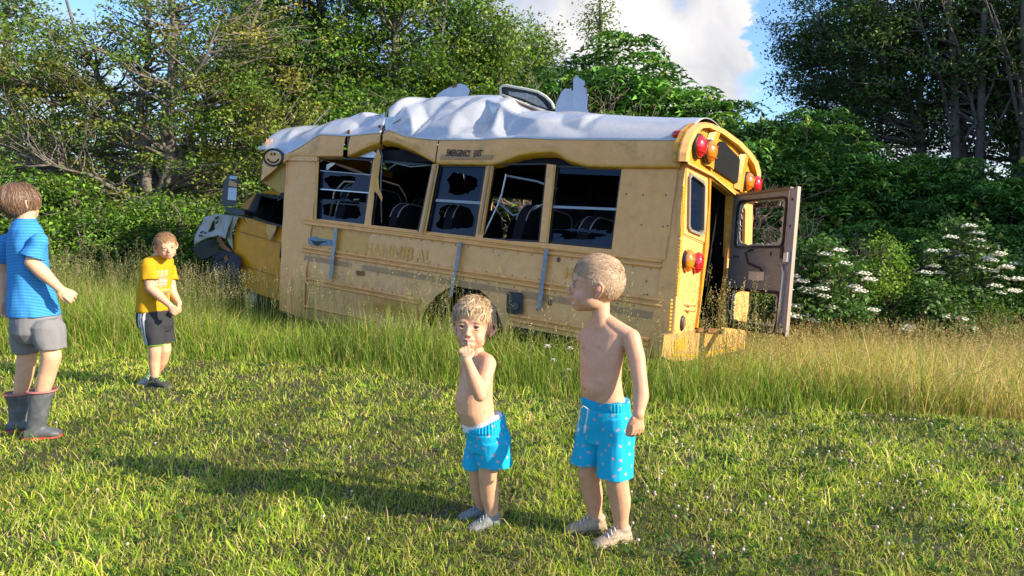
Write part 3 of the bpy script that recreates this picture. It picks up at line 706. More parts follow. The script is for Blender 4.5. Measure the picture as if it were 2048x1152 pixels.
strip('rim_face', mid, capI, .045, .040, m_tan, parent=cap); strip('rim_inner', capI, capI, .040, -.01, m_yel, parent=cap)
strip('rim_outer', capO, capO, .0, -.03, m_tan, parent=cap)
b_ = MB(); b_.prism([q8(*p) for p in capO], R3, -.06, -.012); b_.build('cap_back', m_yel, cap)
ledge0 = [(150, 214), (265, 272), (383, 368), (474, 394)]; ledge1 = [(160, 190), (262, 240), (372, 330), (470, 372)]
strip('cap_ledge', ledge1, [(p[0], p[1]+2) for p in ledge0], -.01, .040, m_yel, parent=cap); strip('ledge_lip', ledge0, [(p[0], p[1]+9) for p in ledge0], .040, .045, m_tan, parent=cap); strip('ledge_lip', [(p[0], p[1]+9) for p in ledge0], [(p[0], p[1]+9) for p in ledge0], .045, -.03, m_yel, parent=cap)
strip('cap_rib', [(290, 74), (276, 110), (264, 170), (258, 236)], [(306, 84), (292, 120), (282, 175), (276, 250)], .034, .034, m_yel, parent=cap)
strip('cap_rib', [(306, 84), (292, 120), (282, 175), (276, 250)], [(322, 92), (304, 126), (292, 180), (286, 256)], .034, .0, m_yel, parent=cap)
strip('cap_rib', [(280, 70), (266, 110), (254, 168), (250, 232)], [(290, 74), (276, 110), (264, 170), (258, 236)], -.005, .034, m_yel, parent=cap)
strip('cap_rib', [(426, 178), (420, 210), (408, 270), (398, 345)], [(438, 190), (432, 222), (420, 282), (410, 355)], .034, .034, m_yel, parent=cap)
strip('cap_rib', [(438, 190), (432, 222), (420, 282), (410, 355)], [(446, 196), (440, 230), (430, 290), (420, 362)], .034, .0, m_yel, parent=cap)
strip('cap_rib', [(418, 170), (410, 205), (398, 265), (388, 335)], [(426, 178), (420, 210), (408, 270), (398, 345)], -.005, .034, m_yel, parent=cap)
b_ = MB(); b_.prism([q8(*p) for p in [(325, 122), (335, 124), (400, 192), (408, 205), (399, 308), (392, 314), (298, 252), (288, 238), (308, 140)]], R3, -.02, .014); b_.build('destination_glass', mat('display_black', (.010, .011, .013), .6, spec=.15, noisecol=(.05, .05, .05), nsc=60, nth=(.6, .7)), cap)
lamp('warning_lamp', 221, 145, m_red, .092, .092, cap, .06, .01); lamp('warning_lamp', 259, 168, m_amber, .090, .090, cap, .06, .03)
lamp('warning_lamp', 441, 306, m_amber, .085, .088, cap, .06, .02); lamp('warning_lamp', 468, 318, m_red, .080, .085, cap, .06, .04)
# bumper, apron
b_ = MB(); b_.prism([q8(*p) for p in [(62, 1012), (112, 1008), (208, 992), (330, 1005), (440, 1000), (436, 1078), (330, 1100), (200, 1128), (100, 1135), (50, 1112)]], R3, -.03, .006); b_.build('rear_bumper', mat('dirty_bumper', (.50, .29, .085), .55, noisecol=(.30, .19, .09), nsc=7, nth=(.48, .62), bump=.3, bscale=20), bus)
b_ = MB(); b_.prism([q8(*p) for p in [(100, 1100), (200, 1100), (330, 1078), (436, 1055), (436, 1066), (330, 1090), (200, 1112), (100, 1113)]], R3, .006, .010); b_.build('bumper_stripe', mat('gold_tape', (.62, .34, .02), .35), bus)
b_ = MB(); b_.prism([q8(*p) for p in [(110, 1040), (160, 1020), (156, 1075), (108, 1095)]], R3, .006, .010); b_.build('yellow_patch', m_yel, bus)
splate('rear_skirt', [(1262, 668), (1316, 676), (1313, 708), (1318, 718), (1262, 706)], -.03, .0, m_tan)
rplate('step_plate', [(208, 978), (330, 984), (330, 1004), (206, 996)], .0, .03, m_rust)
# ---- the open emergency door
DTL = R8(381, 366, .02); DBL = R8(326, 976, .02); th = R(52); Ld = .84
dd = Vector((-sin(th), cos(th), 0))            # bus axes: x forward, y to the left
dd = (dd+Vector((0, 0, .015))).normalized()
dn_ = Vector((0, 0, 1)).cross(dd).normalized()
_toCam = (bus.matrix_world.inverted() @ Vector((0, 0, CAMH)))-DTL
if dn_.dot(_toCam) < 0: dn_ = -dn_
def D3(s, t, d=0.0):
    return DTL.lerp(DBL, t)+dd*(Ld*s)+dn_*d
door = empty('emergency_door', (0, 0, 0), bus)
def dplate(name, outer, d0, d1, m, holes=(), parent=None):
    b_ = MB(); b_.prism(outer, D3, d0, d1, holes); return b_.build(name, m, parent or door)
up_h = rrect(.10, .065, .845, .395, .045); lo_h = rrect(.10, .715, .855, .945, .04)
dplate('door_panel', [(0, 0), (.9, 0), (.9, .985), (0, 1)], -.014, .0, m_grey, [up_h, lo_h])
dplate('door_skin', [(0, 0), (.975, 0), (.975, .985), (0, 1)], -.024, -.016, m_yel, [up_h, lo_h])
dplate('door_edge', [(.875, .004), (.98, .002), (.98, .985), (.875, .985)], -.015, .004, m_edge)
dplate('door_edge_lip', [(.98, 0), (.995, -.004), (.995, .99), (.98, .985)], -.024, .008, mat('edge_tan', (.30, .24, .18), .5))
dplate('door_edge_strip', [(.875, .004), (.89, .004), (.89, .985), (.875, .985)], .004, .008, m_alu)
dplate('door_top_rail', [(.0, -.004), (.9, -.006), (.9, .012), (0, .012)], -.02, .012, mat('rail_brown', (.14, .11, .09), .5))
dplate('door_bottom_rail', [(.0, .975), (.97, .965), (.97, .99), (0, 1.0)], -.02, .014, m_black)
fr = dplate('window_frame', rrect(.075, .052, .865, .408, .055), -.004, .012, m_black, [rrect(.105, .068, .838, .392, .045)])
fr2 = dplate('window_frame', rrect(.08, .70, .875, .958, .055), -.004, .012, m_black, [rrect(.11, .72, .845, .94, .04)])
def jring(x0, y0, x1, y1, ax, ay, seed):
    rd = random.Random(seed); o = []; n = 70
    for i in range(n):
        t = 2*pi*i/n; c, s = cos(t), sin(t); k = (abs(c)**7+abs(s)**7)**(-1/7)
        sx = (x1-x0)/2-ax*rd.uniform(.35, 1.0)*(1.3 if c > 0 else .9); sy = (y1-y0)/2-ay*rd.uniform(.2, 1.0)*(.3 if s < 0 else 1.2)
        o.append(((x0+x1)/2+sx*c*k, (y0+y1)/2+sy*s*k))
    return o
dplate('crumbled_glass', rrect(.105, .068, .838, .392, .045), -.012, -.006, m_crumb, [jring(.105, .068, .838, .392, .055, .022, 4)], fr)
dplate('crumbled_glass', rrect(.11, .72, .845, .94, .04), -.012, -.006, m_crumb, [jring(.11, .72, .845, .94, .06, .012, 9)], fr2)
dplate('glass_sticker', [(.32, .078), (.76, .085), (.745, .118), (.34, .118)], -.006, -.003, mat('frosted_sticker', (.42, .40, .36), .5, mul=(.6, 1.1), mulscale=50), parent=fr)
# readable lettering on the door: from its own plane
def door_text(s, s0, t0, s1, t1, h, name, m, bold=.004, parent=None):
    a, b = D3(s0, t0, .002), D3(s1, t1, .002); x = b-a; L = x.length; x.normalize(); n = dn_; y = n.cross(x).normalized()
    if y.z < 0: y = -y
    M = Matrix(((x.x, y.x, n.x, a.x), (x.y, y.y, n.y, a.y), (x.z, y.z, n.z, a.z), (0, 0, 0, 1)))
    o = text(s, h/.7, name, m, M, parent or door, off=bold, ext=.0006); w_ = max(v.co.x for v in o.data.vertices)
    for v in o.data.vertices: v.co.x *= L/w_
    return o
door_text('GENCY DOOR', .345, .110, .735, .114, .034, 'lettering', m_letter)
lab = dplate('door_label', [(.36, .575), (.60, .575), (.60, .635), (.36, .635)], .001, .004, mat('label_white', (.72, .70, .66), .5))
for k, s_ in enumerate(('EMERGENCY EXIT', 'LIFT BAR TO OPEN', 'DO NOT BLOCK')):
    o = door_text(s_, .385, .592+.018*k, .575, .592+.018*k, .012, 'lettering', m_letter, .0004, lab)
b_ = MB(); b_.tube([D3(.44, .42, .03), D3(.42, .425, .04), D3(.34, .445, .045), D3(.40, .52, .045), D3(.60, .555, .045), D3(.61, .575, .03)], .011, 8); b_.build('door_handle', m_black, door, True)
b_ = MB(); b_.tube([D3(.86, .50, .02), D3(.92, .58, .03), D3(.91, .75, .03), D3(.90, .965, .03)], .009, 8); b_.build('latch_rod', m_alu, door, True)
dplate('latch', [(.91, .445), (.965, .44), (.965, .505), (.91, .505)], .01, .035, mat('latch_white', (.62, .62, .6), .4)); dplate('latch', [(.80, .50), (.93, .49), (.93, .52), (.80, .52)], .0, .02, m_grey); dplate('latch', [(.84, .40), (.875, .40), (.875, .48), (.84, .48)], .0, .022, m_black)
for s_, t_ in ((.93, .08), (.93, .26), (.94, .50), (.93, .93), (.68, .44), (.68, .455), (.08, .47), (.12, .47), (.16, .47)): b_ = MB(); b_.ell(D3(s_, t_, .006 if s_ > .8 else .001), (.009, .009, .012), nu=8, nv=5); b_.build('bolt_hole', m_black, door)
# ---- inside: floor, far wall, seats, folded ramp
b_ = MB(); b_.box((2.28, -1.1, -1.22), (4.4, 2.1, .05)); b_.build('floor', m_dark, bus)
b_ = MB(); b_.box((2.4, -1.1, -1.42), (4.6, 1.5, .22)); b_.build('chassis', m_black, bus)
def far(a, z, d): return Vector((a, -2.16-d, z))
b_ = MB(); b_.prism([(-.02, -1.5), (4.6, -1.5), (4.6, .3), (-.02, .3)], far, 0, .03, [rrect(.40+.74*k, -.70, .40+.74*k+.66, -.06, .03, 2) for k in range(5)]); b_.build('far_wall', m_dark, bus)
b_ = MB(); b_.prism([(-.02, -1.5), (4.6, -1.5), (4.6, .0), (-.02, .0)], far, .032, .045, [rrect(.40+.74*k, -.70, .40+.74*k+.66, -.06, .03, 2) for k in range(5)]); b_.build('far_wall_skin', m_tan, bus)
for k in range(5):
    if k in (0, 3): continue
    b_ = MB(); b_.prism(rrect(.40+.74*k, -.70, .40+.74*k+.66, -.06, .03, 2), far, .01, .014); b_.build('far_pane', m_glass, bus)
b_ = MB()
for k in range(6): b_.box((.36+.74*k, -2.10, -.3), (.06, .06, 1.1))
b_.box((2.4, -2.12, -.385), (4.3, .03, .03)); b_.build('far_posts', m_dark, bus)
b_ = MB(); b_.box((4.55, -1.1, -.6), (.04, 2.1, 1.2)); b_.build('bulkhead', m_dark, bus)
m_pipe = mat('seat_piping', (.22, .22, .21), .6)
def seat(x, y0, y1, top, lean):
    b_ = MB(); c = []
    def T(a, z, d): return Vector((x+d+(z+1.2)*lean, -a, z))
    o = rrect(y0, -1.05, y1, top, .16, 5); b_.prism(o, T, -.05, .05)
    s_ = b_.build('bus_seat', m_seat, bus, False)
    b2 = MB(); b2.tube([T(p[0], p[1], -.052) for p in o[:12]], .006, 5); b2.tube([T(p[0], p[1], .052) for p in o[:12]], .006, 5); b2.build('piping', m_pipe, s_)
    b3 = MB(); b3.box((x+.25, -(y0+y1)/2, -.93), (.46, y1-y0, .13)); b3.build('cushion', m_seat, s_)
for x, top, ln in ((3.78, -.28, -.10), (3.02, -.45, -.12), (2.28, -.40, -.05), (1.52, -.36, -.14), (.86, -.42, -.12)):
    seat(x, .08, .92, top, ln); seat(x+.05, 1.25, 2.05, top+.03, ln)
b_ = MB(); b_.tube([(3.98, -.16, -.9), (3.95, -.16, -.40), (3.86, -.2, -.27), (3.6, -.3, -.25), (3.5, -.35, -.3)], .012, 8); b_.tube([(3.9, -.14, -.9), (3.84, -.14, -.5), (3.6, -.2, -.45)], .010, 8); b_.build('grab_rail', m_alu, bus, True)
rp = rplate('wheelchair_ramp', [(310, 500), (335, 490), (345, 560), (300, 960), (270, 960), (295, 640)], -.32, -.24, m_black)
rplate('ramp_edge', [(315, 488), (350, 488), (352, 498), (330, 500), (316, 498)], -.24, -.22, m_alu, rp); rplate('ramp_edge', [(346, 500), (354, 505), (330, 660), (320, 670)], -.24, -.22, m_alu, rp)
rplate('ramp_plate', [(268, 765), (290, 765), (284, 818), (262, 818)], -.23, -.22, m_alu, rp); rplate('ramp_plate', [(292, 875), (316, 875), (314, 905), (290, 905)], -.23, -.22, m_alu, rp)
b_ = MB()
for k in range(16): b_.tube([R8(268, 470+k*16, -.42), R8(308, 480+k*16, -.42)], .003, 4); 
for k in range(8): b_.tube([R8(270+k*5, 440, -.42), R8(266+k*5, 730, -.42)], .003, 4)
b_.build('wire_mesh', m_steel, bus)
# ---- wheels
def wheel(x, y, z):
    b_ = MB(); n = 28; prof = [(.20, -.11), (.34, -.12), (.385, -.08), (.39, 0), (.385, .08), (.34, .12), (.20, .11)]; vs = []; fs = []
    for i in range(n):
        a = 2*pi*i/n
        for r_, d in prof: vs.append((x+r_*cos(a), y+d, z+r_*sin(a)))
    for i in range(n):
        for j in range(6): a = i*7+j; b = ((i+1) % n)*7+j; fs.append((a, b, b+1, a+1))
    b_.add(vs, fs); w_ = b_.build('wheel', mat('tyre_rubber', (.018, .018, .018), .8, bump=.5, bscale=40), bus, True)
    b2 = MB(); b2.tube([(x, y-.05, z), (x, y+.06, z), (x, y+.10, z)], [.22, .21, .09], 20); b2.build('rim', m_steel, w_, True)
wheel(1.86, -.22, -1.84); wheel(1.86, -1.95, -1.84); wheel(5.3, -.35, -1.80)
# exposed yellow frame piece under the floor behind the wheel
b_ = MB()
for k in range(3): b_.tube([S3(1000+k*4, 676+k*7, -.18), S3(1030, 690+k*6, -.18), S3(1052, 700+k*5, -.18)], .014, 6)
b_.build('hanging_step', m_yel, bus, True)
# ---- cab
def C3(px, py, d=0): return S3(px, py, -.20+d)
def cplate(name, pts, d0, d1, m, parent, holes=()):
    b_ = MB(); b_.prism([c7(*p) for p in pts], C3, d0, d1, [[c7(*p) for p in h] for h in holes]); return b_.build(name, m, parent)
cab = empty('cab', (0, 0, 0), bus)
P_ = [(300, 296), (400, 312), (600, 378), (590, 480), (578, 836), (480, 805), (400, 780), (335, 730), (325, 640), (318, 580), (275, 510), (285, 430), (300, 360)]
Pq = [SP(*c7(*p), .20) for p in P_]; cxu, cxv = SP(*c7(420, 500), .20)
def dent(x, z):
    d = .02*nz(x, z, 1, 3.0)+.03*abs(nz(x, z, 8, 2.2))-.01
    d -= .03*math.exp(-((x-SP(*c7(520, 400), .2)[0])/.06)**2-((z-SP(*c7(520, 400), .2)[1])/.16)**2)
    return d
V, F = sheet(Pq, [], .03, lambda x, z: (x, -.19+dent(x, z), z))
dr = mk('cab_door', V, F, m_cab, cab, True)
cplate('panel_gap', [(300, 388), (590, 470), (590, 473), (300, 391)], .035, .04, m_letter, dr); cplate('panel_gap', [(325, 605), (585, 690), (585, 693), (325, 609)], .03, .035, m_letter, dr)
cplate('folded_skin', [(490, 345), (555, 358), (548, 385), (512, 450), (502, 445), (485, 385)], .03, .05, m_yel, dr)
cplate('quarter_frame', [(430, 140), (445, 160), (400, 300), (380, 300), (350, 262), (372, 250)], -.02, .03, m_black, cab)
cplate('window_frame', [(440, 150), (480, 150), (540, 170), (605, 160), (603, 378), (400, 312), (402, 290)], .0, .03, m_black, cab, holes=[[(455, 165), (540, 186), (596, 178), (594, 355), (500, 330), (415, 295)]])
cplate('cab_roof_edge', [(322, 236), (370, 188), (420, 150), (500, 132), (606, 124), (602, 152), (560, 160), (480, 148), (438, 142), (375, 250), (350, 250)], -.03, .01, m_cab, cab)
V = [C3(*c7(420, 150), 0), C3(*c7(606, 124), 0), C3(*c7(606, 124), -1.6), C3(*c7(420, 150), -1.6)]
thick(mk('cab_roof', V, [(0, 1, 2, 3)], m_cab, cab))
cplate('bent_pillar', [(600, 118), (618, 125), (580, 190), (556, 200), (560, 180)], .0, .03, m_black, cab)
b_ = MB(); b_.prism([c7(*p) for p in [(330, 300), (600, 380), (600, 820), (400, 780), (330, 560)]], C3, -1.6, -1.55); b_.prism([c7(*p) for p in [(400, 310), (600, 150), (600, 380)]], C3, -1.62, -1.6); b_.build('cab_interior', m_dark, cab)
b_ = MB(); b_.ell(C3(*c7(485, 270), -.5), (.26, .3, .22)); b_.build('dashboard', m_black, cab, True)
b_ = MB(); b_.tube([C3(*c7(500+32*cos(t), 275+36*sin(t)), -.25) for t in np.linspace(0, 2*pi, 24)], .012, 6); b_.build('steering_wheel', m_dark, cab, True)
b_ = MB(); b_.box(C3(*c7(590, 420), -.5), (.12, .5, .9)); b_.build('driver_seat', m_seat, cab)
cplate('windscreen', [(340, 240), (372, 190), (430, 148), (438, 155), (378, 255)], -1.3, -.05, m_glass, cab)
# smashed front
hoodP = [(90, 300), (200, 283), (262, 290), (250, 370), (240, 442), (180, 420), (110, 440), (22, 492), (35, 450), (62, 372)]
V, F = sheet([SP(*c7(*p), .12) for p in hoodP], [[SP(*c7(*p), .12) for p in [(150, 335), (170, 320), (162, 380), (140, 398), (120, 395)]]], .03, lambda x, z: (x, -.12+.05*nz(x, z, 3, 4)+.02*abs(nz(x, z, 9, 9)), z))
hood = thick(mk('crumpled_hood', V, F, m_primer, cab, True), .006)
b_ = MB()
for X, Y in ((70, 400), (82, 395), (98, 402), (62, 420), (75, 422), (165, 308), (172, 312), (178, 300), (175, 330), (168, 340)): b_.ell(S3(*c7(X, Y), -.07), (.012, .012, .014), nu=8, nv=5)
b_.build('punched_holes', m_letter, hood)
vs = []; fs = []                                      # top of the hood running across to the far side
for i in range(9):
    for j in range(7):
        X = 90+175*i/8; u, v = SP(*c7(X, 300-14*sin(i/8*pi)+4*(i % 2)), .12); w = .12+1.3*j/6
        vs.append((u+.05*nz(i, j, 1, .7), -w, v+.05*nz(i, j, 5, .6)+.06*sin(pi*j/6)-.02))
for i in range(8):
    for j in range(6): a = i*7+j; fs.append((a, a+7, a+8, a+1))
thick(mk('hood_top', vs, fs, m_primer, hood, True), .006)
cplate('hood_edge', [(255, 292), (312, 300), (290, 350), (268, 400), (275, 510), (250, 470), (235, 440)], -.02, .05, mat('grey_green_primer', (.30, .30, .25), .5, noisecol=(.40, .33, .2), nsc=8), cab)
cplate('rust_strut', [(165, 395), (182, 400), (215, 470), (270, 520), (262, 530), (205, 500), (172, 440)], .02, .06, m_rust, cab)
cplate('rust_strut', [(215, 560), (240, 545), (248, 600), (232, 640), (226, 600)], .06, .09, m_rust, cab)
b_ = MB(); b_.prism([c7(*p) for p in [(20, 495), (100, 452), (170, 440), (185, 520), (120, 560), (70, 575), (25, 535)]], C3, -.5, -.06); b_.build('engine_bay', m_black, cab)
m_liner = mat('liner_plastic', (.018, .021, .030), .65, spec=.25, var=(.04, .044, .055), vscale=5, bump=.4, bscale=9)
def linerd(x, z): return -.14+.10*nz(x, z, 2, 3)+.03*nz(x, z, 8, 8)
for P_, nm in (([(195, 500), (270, 530), (305, 555), (325, 620), (322, 690), (300, 735), (282, 700), (262, 640), (240, 600), (200, 560), (150, 610), (110, 600), (135, 545)], 'wheel_arch_liner'),
               ([(110, 590), (160, 600), (220, 560), (240, 620), (222, 730), (200, 740), (150, 700), (100, 665), (68, 650)], 'fender_liner'),
               ([(238, 640), (300, 700), (275, 790), (235, 850), (205, 900), (190, 880), (205, 820), (228, 740)], 'fender_liner')):
    V, F = sheet([SP(*c7(*p), .1) for p in P_], [], .03, lambda x, z: (x, linerd(x, z), z)); thick(mk(nm, V, F, m_liner, cab, True), .012)
b_ = MB(); b_.tube([S3(*c7(*p), -.02) for p in [(215, 720), (195, 790), (170, 840), (120, 868), (85, 890), (70, 930), (68, 970)]], [.012, .012, .012, .02, .03, .035, .02], 8); b_.build('wiring_loom', m_steel, cab, True)
V, F = sheet([SP(*c7(*p), 0) for p in [(92, 880), (120, 870), (150, 905), (128, 935), (140, 960), (105, 1010), (78, 1008), (64, 950), (72, 905)]], [], .03, lambda x, z: (x, .06*nz(x, z, 3, 7), z))
o = thick(mk('bumper_scrap', V, F, mat('scrap_orange', (.50, .22, .04), .6, noisecol=(.5, .47, .4), nsc=9), cab, True), .01)
# mirror on its arm
def mp_(a, b, d): return S3(a, b, .12-d)
b_ = MB(); b_.prism([c7(*p) for p in [(245, 28), (300, 34), (308, 60), (300, 200), (285, 232), (215, 235), (202, 205), (208, 140), (222, 60)]], mp_, 0, .07); mir = b_.build('side_mirror', m_black, cab)
b_ = MB(); b_.prism([c7(*p) for p in [(256, 36), (300, 40), (302, 60), (250, 56)]], mp_, -.012, .0); b_.build('mirror_glass', mat('mirror_silver', (.25, .22, .2), .12, metal=1), mir); b_ = MB(); b_.prism([c7(*p) for p in [(246, 112), (300, 116), (296, 195), (240, 190)]], mp_, -.012, .0); b_.build('mirror_glass', mat('mirror_silver', (.25, .22, .2), .12, metal=1), mir)
b_ = MB(); b_.prism([c7(*p) for p in [(252, 62), (302, 84), (300, 110), (246, 100)]], mp_, -.010, .0); b_.build('mirror_skin', mat('mirror_tan', (.42, .24, .08), .5), mir)
b_ = MB(); b_.prism([c7(*p) for p in [(222, 236), (290, 240), (345, 262), (350, 285), (300, 290), (230, 272)]], mp_, .02, .06); b_.tube([S3(*c7(330, 270), .05), C3(*c7(385, 280), 0)], .035, 8); b_.build('mirror_arm', m_black, mir)
b_ = MB(); b_.tube([S3(*c7(340, 290), .1), S3(*c7(350, 325), .08), S3(*c7(358, 338), .08)], .005, 5); b_.build('loose_wire', m_letter, mir)
# underside
b_ = MB(); b_.box((3.5, -1.1, -1.6), (3.4, .9, .18)); b_.build('frame_rails', m_black, bus)
# ================================================================ GRASS
m_blade = mat('grass_blades', (0, 0, 0), .55, attr=True, trans=.48, spec=.3)
def make_blades(name, x, y, z, h, w, lean, ang, col, label=None, segs=2, face=None, material=None):
    """each blade: two bent segments ending in a point; col (n,3)"""
    n = len(x); a = ang; b = rng.uniform(0, 2*pi, n) if face is None else face
    wx, wy = np.cos(b)*w/2, np.sin(b)*w/2; lx, ly = np.cos(a)*lean*h, np.sin(a)*lean*h
    V = np.empty((n, 5, 3), np.float32); C = np.empty((n, 5, 4), np.float32)
    V[:, 0] = np.stack([x-wx, y-wy, z], 1); V[:, 1] = np.stack([x+wx, y+wy, z], 1)
    mx, my, mz = x+lx*.35, y+ly*.35, z+h*.58
    V[:, 2] = np.stack([mx-wx*.8, my-wy*.8, mz], 1); V[:, 3] = np.stack([mx+wx*.8, my+wy*.8, mz], 1)
    V[:, 4] = np.stack([x+lx, y+ly, z+h*(1-.35*np.clip(lean, 0, 1.2)**2)], 1)
    C[:, :, :3] = col[:, None, :]; C[:, :, 3] = 1
    i = np.arange(n)[:, None]*5
    L = np.concatenate([i+np.array([[0, 1, 3, 2]]), i+np.array([[2, 3, 4]])], 1).ravel()
    st = (np.arange(n)[:, None]*7+np.array([[0, 4]])).ravel(); tt = np.tile([4, 3], n)
    return mknp(name, V.reshape(-1, 3), L, st, tt, material or m_blade, cols=C.reshape(-1, 4))
def vnoise(x, y, s, seed=0):
    r = np.random.default_rng(seed); v = np.zeros_like(x)
    for k in range(5):
        a, b, p = r.normal(0, s, 1)[0], r.normal(0, s, 1)[0], r.uniform(0, 6.28); v += np.sin(a*x+b*y+p)
    return v/2.4
def pal(n, cols, wts):
    c = np.array(cols); k = rng.choice(len(c), n, p=np.array(wts)/sum(wts)); return c[k]*rng.uniform(.75, 1.25, (n, 1))*rng.uniform(.93, 1.07, (n, 3))
# mown lawn: denser and finer near the camera
X = []; Y = []
for y0, y1, dens in ((1.45, 2.4, 15000), (2.4, 3.4, 10500), (3.4, 4.6, 6000), (4.6, 6.3, 3400), (6.3, 7.9, 1900)):
    xm = .78*y1+2.2; n = int((y1-y0)*2*xm*dens); X.append(rng.uniform(-xm, xm, n)); Y.append(rng.uniform(y0, y1, n))
X = np.concatenate(X); Y = np.concatenate(Y); k = ((np.abs(X) < .76*Y+.25) | (rng.uniform(0, 1, len(X)) < .45)) & (Y < mowY(X)+.12); X, Y = X[k], Y[k]
n = len(X); pn = vnoise(X, Y, 3.2, 3); p2 = vnoise(X, Y, 9, 5)
kk = (rng.uniform(0, 1, n) < np.clip(.82+.25*p2, .35, 1)); X, Y, pn, p2 = X[kk], Y[kk], pn[kk], p2[kk]; n = len(X)
C = pal(n, [(.38, .50, .035), (.26, .40, .035), (.10, .19, .028), (.56, .56, .09), (.62, .50, .22)], [4, 4, 2.6, 2.8, 2.2])
C *= 1.14*np.clip(1+.26*pn, .6, 1.5)[:, None]; dry = np.clip(p2-.75, 0, .5)[:, None]*rng.uniform(0, 1, (n, 1)); C = C*(1-dry)+np.array([(.34, .27, .11)])*dry
Hh = rng.gamma(2.6, .0095, n)*np.clip(1+.3*pn, .5, 1.6)*.85+.010
tuft = rng.uniform(0, 1, n) < .03; Hh[tuft] *= 2.1
Wd = rng.uniform(.003, .0058, n)*np.interp(Y, [1.5, 4, 7], [.70, 1.1, 1.8])
wide = rng.uniform(0, 1, n) < .07; Wd[wide] *= 2.0; Hh[wide] *= .8
o = make_blades('lawn_grass', X, Y, hgt(X, Y)-.003, Hh, Wd, rng.uniform(.2, 1.7, n), rng.uniform(0, 2*pi, n), C)
tag(o, 'short mown lawn grass with dry clippings under the children', 'grass', kind='stuff'); print('lawn', n)
# broad-leaved weeds low in the lawn: small rosettes of leaves
Xc = rng.uniform(-6, 6, 2600); Yc = rng.uniform(1.5, 6.5, 2600); k = (np.abs(Xc) < .76*Yc+.2) & (Yc < mowY(Xc)-.1) & ((Xc > .4) | (rng.uniform(0, 1, 2600) < .35)); Xc, Yc = Xc[k], Yc[k]
Xr = np.repeat(Xc, 9)+rng.normal(0, .03, len(Xc)*9); Yr = np.repeat(Yc, 9)+rng.normal(0, .03, len(Xc)*9); n = len(Xr)
o = make_blades('clover_leaves', Xr, Yr, hgt(Xr, Yr)+.012, rng.uniform(.02, .035, n), rng.uniform(.010, .018, n), rng.uniform(.9, 1.6, n), rng.uniform(0, 6.28, n), pal(n, [(.07, .17, .03), (.05, .12, .025), (.13, .2, .04)], [4, 2, 2]))
tag(o, 'low clover and broad weed leaves growing through the mown lawn', 'clover', kind='stuff')
# tall meadow grass
def thin(x, y): return ~((y > 6.0+(-.67*(x-.9))-.0) & (y < 8.2-.67*(x-.9)) & (x < 1.2) & (x > -2.6))
X = []; Y = []
for (xa, xb, ya, yb, dens) in ((-8.5, 8.5, 4.4, 7.0, 2300), (-10, 10.5, 7.0, 9.2, 1300), (1.5, 10, 9.2, 12.5, 700), (-9.5, -3.4, 9.2, 11, 600)):
    n = int((xb-xa)*(yb-ya)*dens); X.append(rng.uniform(xa, xb, n)); Y.append(rng.uniform(ya, yb, n))
X = np.concatenate(X); Y = np.concatenate(Y); D = Y-mowY(X)
k = (D > -.06) & (np.abs(X) < .77*Y+2.2) & (D < 7.5); X, Y, D = X[k], Y[k], D[k]
# nothing grows up through the body of the bus
bi = bus.matrix_world.inverted() if 'bus' in globals() else None
def in_bus(x, y):
    bx, by = BO.x, BO.y; u = ((x-bx)*BF.x+(y-by)*BF.y)/(BF.x**2+BF.y**2); w = ((x-bx)*BR_.x+(y-by)*BR_.y)/(BR_.x**2+BR_.y**2)
    return (u > -.02) & (u < 6.2) & (w > -.04) & (w < 2.3)
_tb = in_bus(X, Y); X, Y, D = X[~_tb], Y[~_tb], D[~_tb]; n = len(X)
gold = np.clip((X-1.2)/1.4, 0, 1)*np.clip(D/.55, 0, 1)*np.clip(.9+.35*vnoise(X, Y, 1.6, 8), 0, 1)
top = np.interp(X, [-8, -4.2, -3.2, -2.2, -1, 1, 2.2, 3, 8], [.66, .62, .44, .42, .56, .54, .54, .64, .66])*np.clip(1+.16*vnoise(X, Y, 2.2, 9), .6, 1.4)
Hh = top*np.clip((D+.06)/.55, .14, 1)**.8*rng.uniform(.45, 1.12, n)
C = pal(n, [(.22, .38, .034), (.13, .24, .028), (.36, .48, .06), (.50, .50, .14)], [4, 3, 3, 1.8])
G = pal(n, [(.70, .52, .18), (.60, .46, .14), (.76, .62, .30), (.34, .42, .06)], [4, 3, 2, 2.2]); pick = (rng.uniform(0, 1, n) < gold*.80)[:, None]
low = (rng.uniform(0, 1, n) < .10)[:, None]; C = np.where(pick, G, np.where(low, G, C))
o = make_blades('meadow_grass', X, Y, hgt(X, Y)-.01, Hh, rng.uniform(.003, .0068, n)*np.interp(Y, [4, 9], [.9, 1.5]), rng.uniform(.05, .7, n)*(1+.9*gold), rng.uniform(0, 2*pi, n), C)
tag(o, 'tall unmown meadow grass, green on the left and golden on the right, around the bus', 'grass', kind='stuff'); print('meadow', n)
